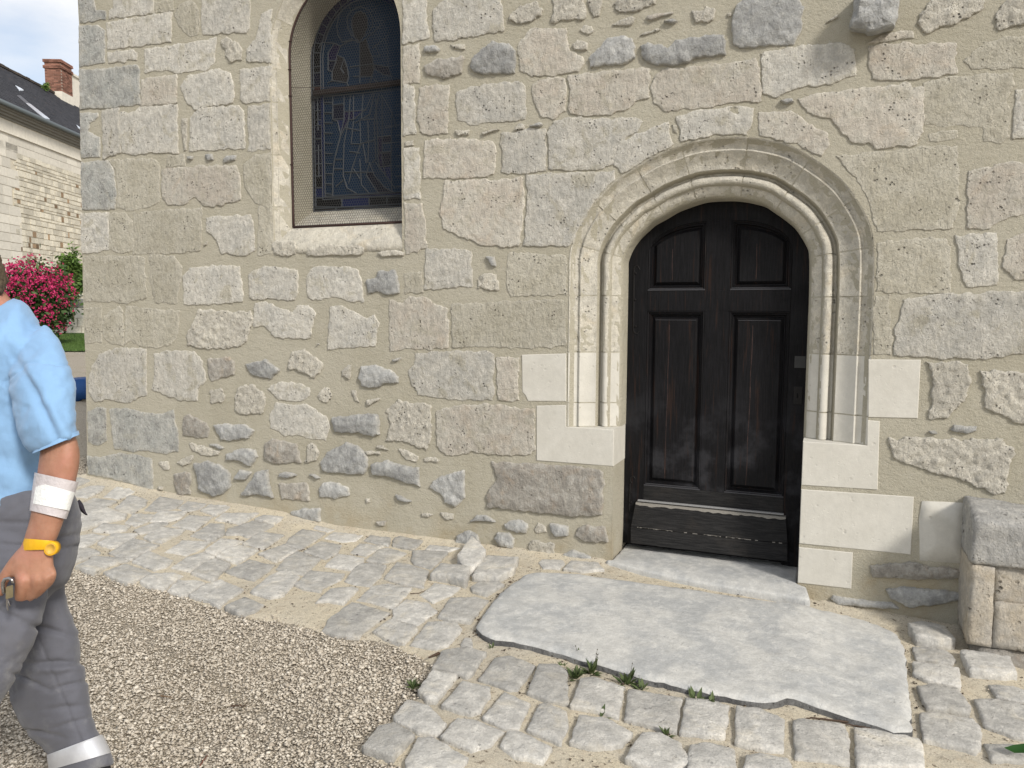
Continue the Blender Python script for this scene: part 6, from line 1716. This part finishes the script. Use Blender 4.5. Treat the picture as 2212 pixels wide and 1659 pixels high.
bm = bmesh.new(); loft(bm, interp(cuffs, 3), 30); fuse('turned_cuff', bm, M['trou'], trou, .006, 4, lambda u, v, z: .004*nz3(u*.03, v*.06, 1))
band = flat_mat('reflective_band', (.62, .63, .66), .35, metal=.35, scale=20, bumpk=.5)
bm = bmesh.new(); loft(bm, [(162,1608,2.27,62,.084),(163.5,1612,2.27,65.5,.088),(171,1638,2.27,69.5,.0915),(173,1645,2.27,70,.092)], 40, cap=False); bm_obj('reflective_band', bm, band, trou, True)
# pocket flap on the near thigh, seat pocket edge, tool flap behind
def strip_on(name, uvs, dep, mat, parent, th=.004):
    bm = bmesh.new(); a = [bm.verts.new(tuple(V(u, v, d_))) for (u, v), d_ in zip(uvs, dep)]; b = [bm.verts.new(tuple(V(u, v, d_+th))) for (u, v), d_ in zip(uvs, dep)]
    bm.faces.new(a); bm.faces.new(b[::-1])
    for i in range(len(a)): j = (i+1) % len(a); bm.faces.new((a[i], b[i], b[j], a[j]))
    return bm_obj(name, bm, mat, parent)
bm = bmesh.new(); loft(bm, interp([(166,1083,2.16,7,.02),(173,1092,2.15,7,.022),(179,1102,2.15,5,.018),(185,1110,2.15,2.5,.012),(189,1112,2.15,1.2,.006)], 3), 12); fl = bm_obj('tool_flap', bm, flat_mat('dark_flap', (.035, .03, .04), .8, scale=60), trou, True)
# boots
bm = bmesh.new(); bo = flat_mat('dark_boot', (.025, .024, .028), .6, scale=60, bumpk=1)
loft(bm, interp([(190,1655,2.27,48,.055),(196,1690,2.27,50,.055),(190,1725,2.27,46,.055),(150,1760,2.27,36,.055),(105,1788,2.28,26,.05),(80,1800,2.28,14,.04)], 3)); fuse('boot', bm, bo, person, .008, 4)
bm = bmesh.new(); loft(bm, interp([(-138,1735,2.0,48,.05),(-142,1780,2.0,50,.055),(-160,1815,2.0,42,.055),(-210,1830,2.0,32,.055),(-260,1836,2.0,22,.045)], 3)); fuse('boot', bm, bo, person, .008, 4)
# --- bandage: clear film round the forearm with a white pad
film = flat_mat('dressing_film', (.56, .52, .53), .35, scale=40, bumpk=1.5); pad = flat_mat('white_gauze_pad', (.80, .81, .80), .8, scale=70, bumpk=1)
arm = [(122,1031,D_A-.005,45,.0495),(116,1058,D_A-.007,43,.046),(110,1085,D_A-.01,40.5,.043),(103.5,1112,D_A-.014,37.5,.040)]
bm = bmesh.new(); loft(bm, interp(arm, 5), 36, grow=.0042, cap=False); bnd = bm_obj('bandage', bm, film, person, True)
bm = bmesh.new(); loft(bm, interp([(118.5,1052,D_A-.006,41.5,.0455),(113,1073,D_A-.009,40,.0435),(108.5,1095,D_A-.012,38.5,.041)], 5), 20, a0=math.radians(18), a1=math.radians(148), grow=.0066, cap=False); pd = bm_obj('gauze_pad', bm, pad, bnd, True)
# --- watch
yel = flat_mat('yellow_silicone', (.72, .40, .015), .45, scale=60, bumpk=.3); dial = flat_mat('yellow_dial', (.62, .36, .06), .4, scale=120)
watch = bpy.data.objects.new('watch', None); COL.objects.link(watch); watch.parent = person
bm = bmesh.new(); loft(bm, [(87.5,1166,D_A-.02,34,.034,-16),(86,1170,D_A-.02,35.4,.0352,-16),(83,1184,D_A-.02,35.6,.0345,-16),(82,1188,D_A-.02,35,.033,-16)], 36, grow=.0015, cap=False); bm_obj('strap', bm, yel, watch, True)
def disc(u, v, dep, rx, ry, th, rot, mat, name, parent, depslope=0.0):
    bm = bmesh.new(); c = V(u, v, dep); ax = RT*math.cos(rot)+UP*math.sin(rot); ay = -RT*math.sin(rot)+UP*math.cos(rot); ax = ax+FW*depslope; R_ = []
    for k, (s, o) in enumerate(((1, th), (1, .25*th), (.93, 0), (.80, 0), (.78, .0012), (.4, .0012))):
        R_.append([bm.verts.new(tuple(c+(ax*math.cos(a)*rx+ay*math.sin(a)*ry)*s*(dep/FPX)+FW*o)) for a in np.linspace(0, 2*math.pi, 29)[:-1]])
    for A, B in zip(R_, R_[1:]):
        for i in range(28): bm.faces.new((A[i], A[(i+1) % 28], B[(i+1) % 28], B[i]))
    bm.faces.new(R_[-1]); bm.faces.new(R_[0][::-1]); o = bm_obj(name, bm, mat, parent, True); return o
w1 = disc(108.5, 1186, D_A-.052, 12.2, 15.6, .016, -.25, yel, 'case', watch, .35)
w2 = disc(108.5, 1186, D_A-.0528, 9.6, 12.2, .001, -.25, dial, 'dial', watch, .35)
# --- padlock and keys held in the hand
brass = flat_mat('worn_brass', (.30, .25, .15), .4, metal=.7, scale=80, bumpk=.5); steel = flat_mat('polished_steel', (.35, .34, .34), .2, metal=.9, scale=60)
lock = thing('padlock', 'small brass padlock with steel shackle held in the fist', 'padlock')

bm = bmesh.new(); q = [(12.5,1268),(28.5,1263),(29,1290),(12,1295)]; a = [bm.verts.new(tuple(V(u, v, D_A-.062))) for u, v in q]; b = [bm.verts.new(tuple(V(u, v, D_A-.045))) for u, v in q]
bm.faces.new(a); bm.faces.new(b[::-1])
for i in range(4): j = (i+1) % 4; bm.faces.new((a[i], b[i], b[j], a[j]))
bmesh.ops.bevel(bm, geom=bm.edges[:], offset=.0012, segments=2, affect='EDGES'); bm_obj('lock_body', bm, brass, lock)
bm = bmesh.new(); tube(bm, [V(u, v, D_A-.056) for u, v in [(9,1282),(6,1270),(6,1259),(11,1251),(19,1249),(26,1252),(29,1260)]], .0042, 8); bm_obj('shackle', bm, steel, lock, True)
key = thing('key', 'steel key on a wire loop hanging from the padlock', 'key')
bm = bmesh.new(); tube(bm, [V(u, v, D_A-.058) for u, v in [(18,1287),(16,1294),(19,1302),(22,1310)]], .0012, 6); bm_obj('loop', bm, steel, key, True)
bm = bmesh.new(); a = [bm.verts.new(tuple(V(u, v, D_A-.055))) for u, v in [(13,1293),(16,1293),(17,1312),(18,1320),(15,1318),(13,1308)]]; bm.faces.new(a); r_ = bmesh.ops.extrude_face_region(bm, geom=bm.faces[:]); bmesh.ops.translate(bm, verts=[v for v in r_['geom'] if isinstance(v, bmesh.types.BMVert)], vec=tuple(FW*.002)); bm_obj('blade', bm, steel, key)
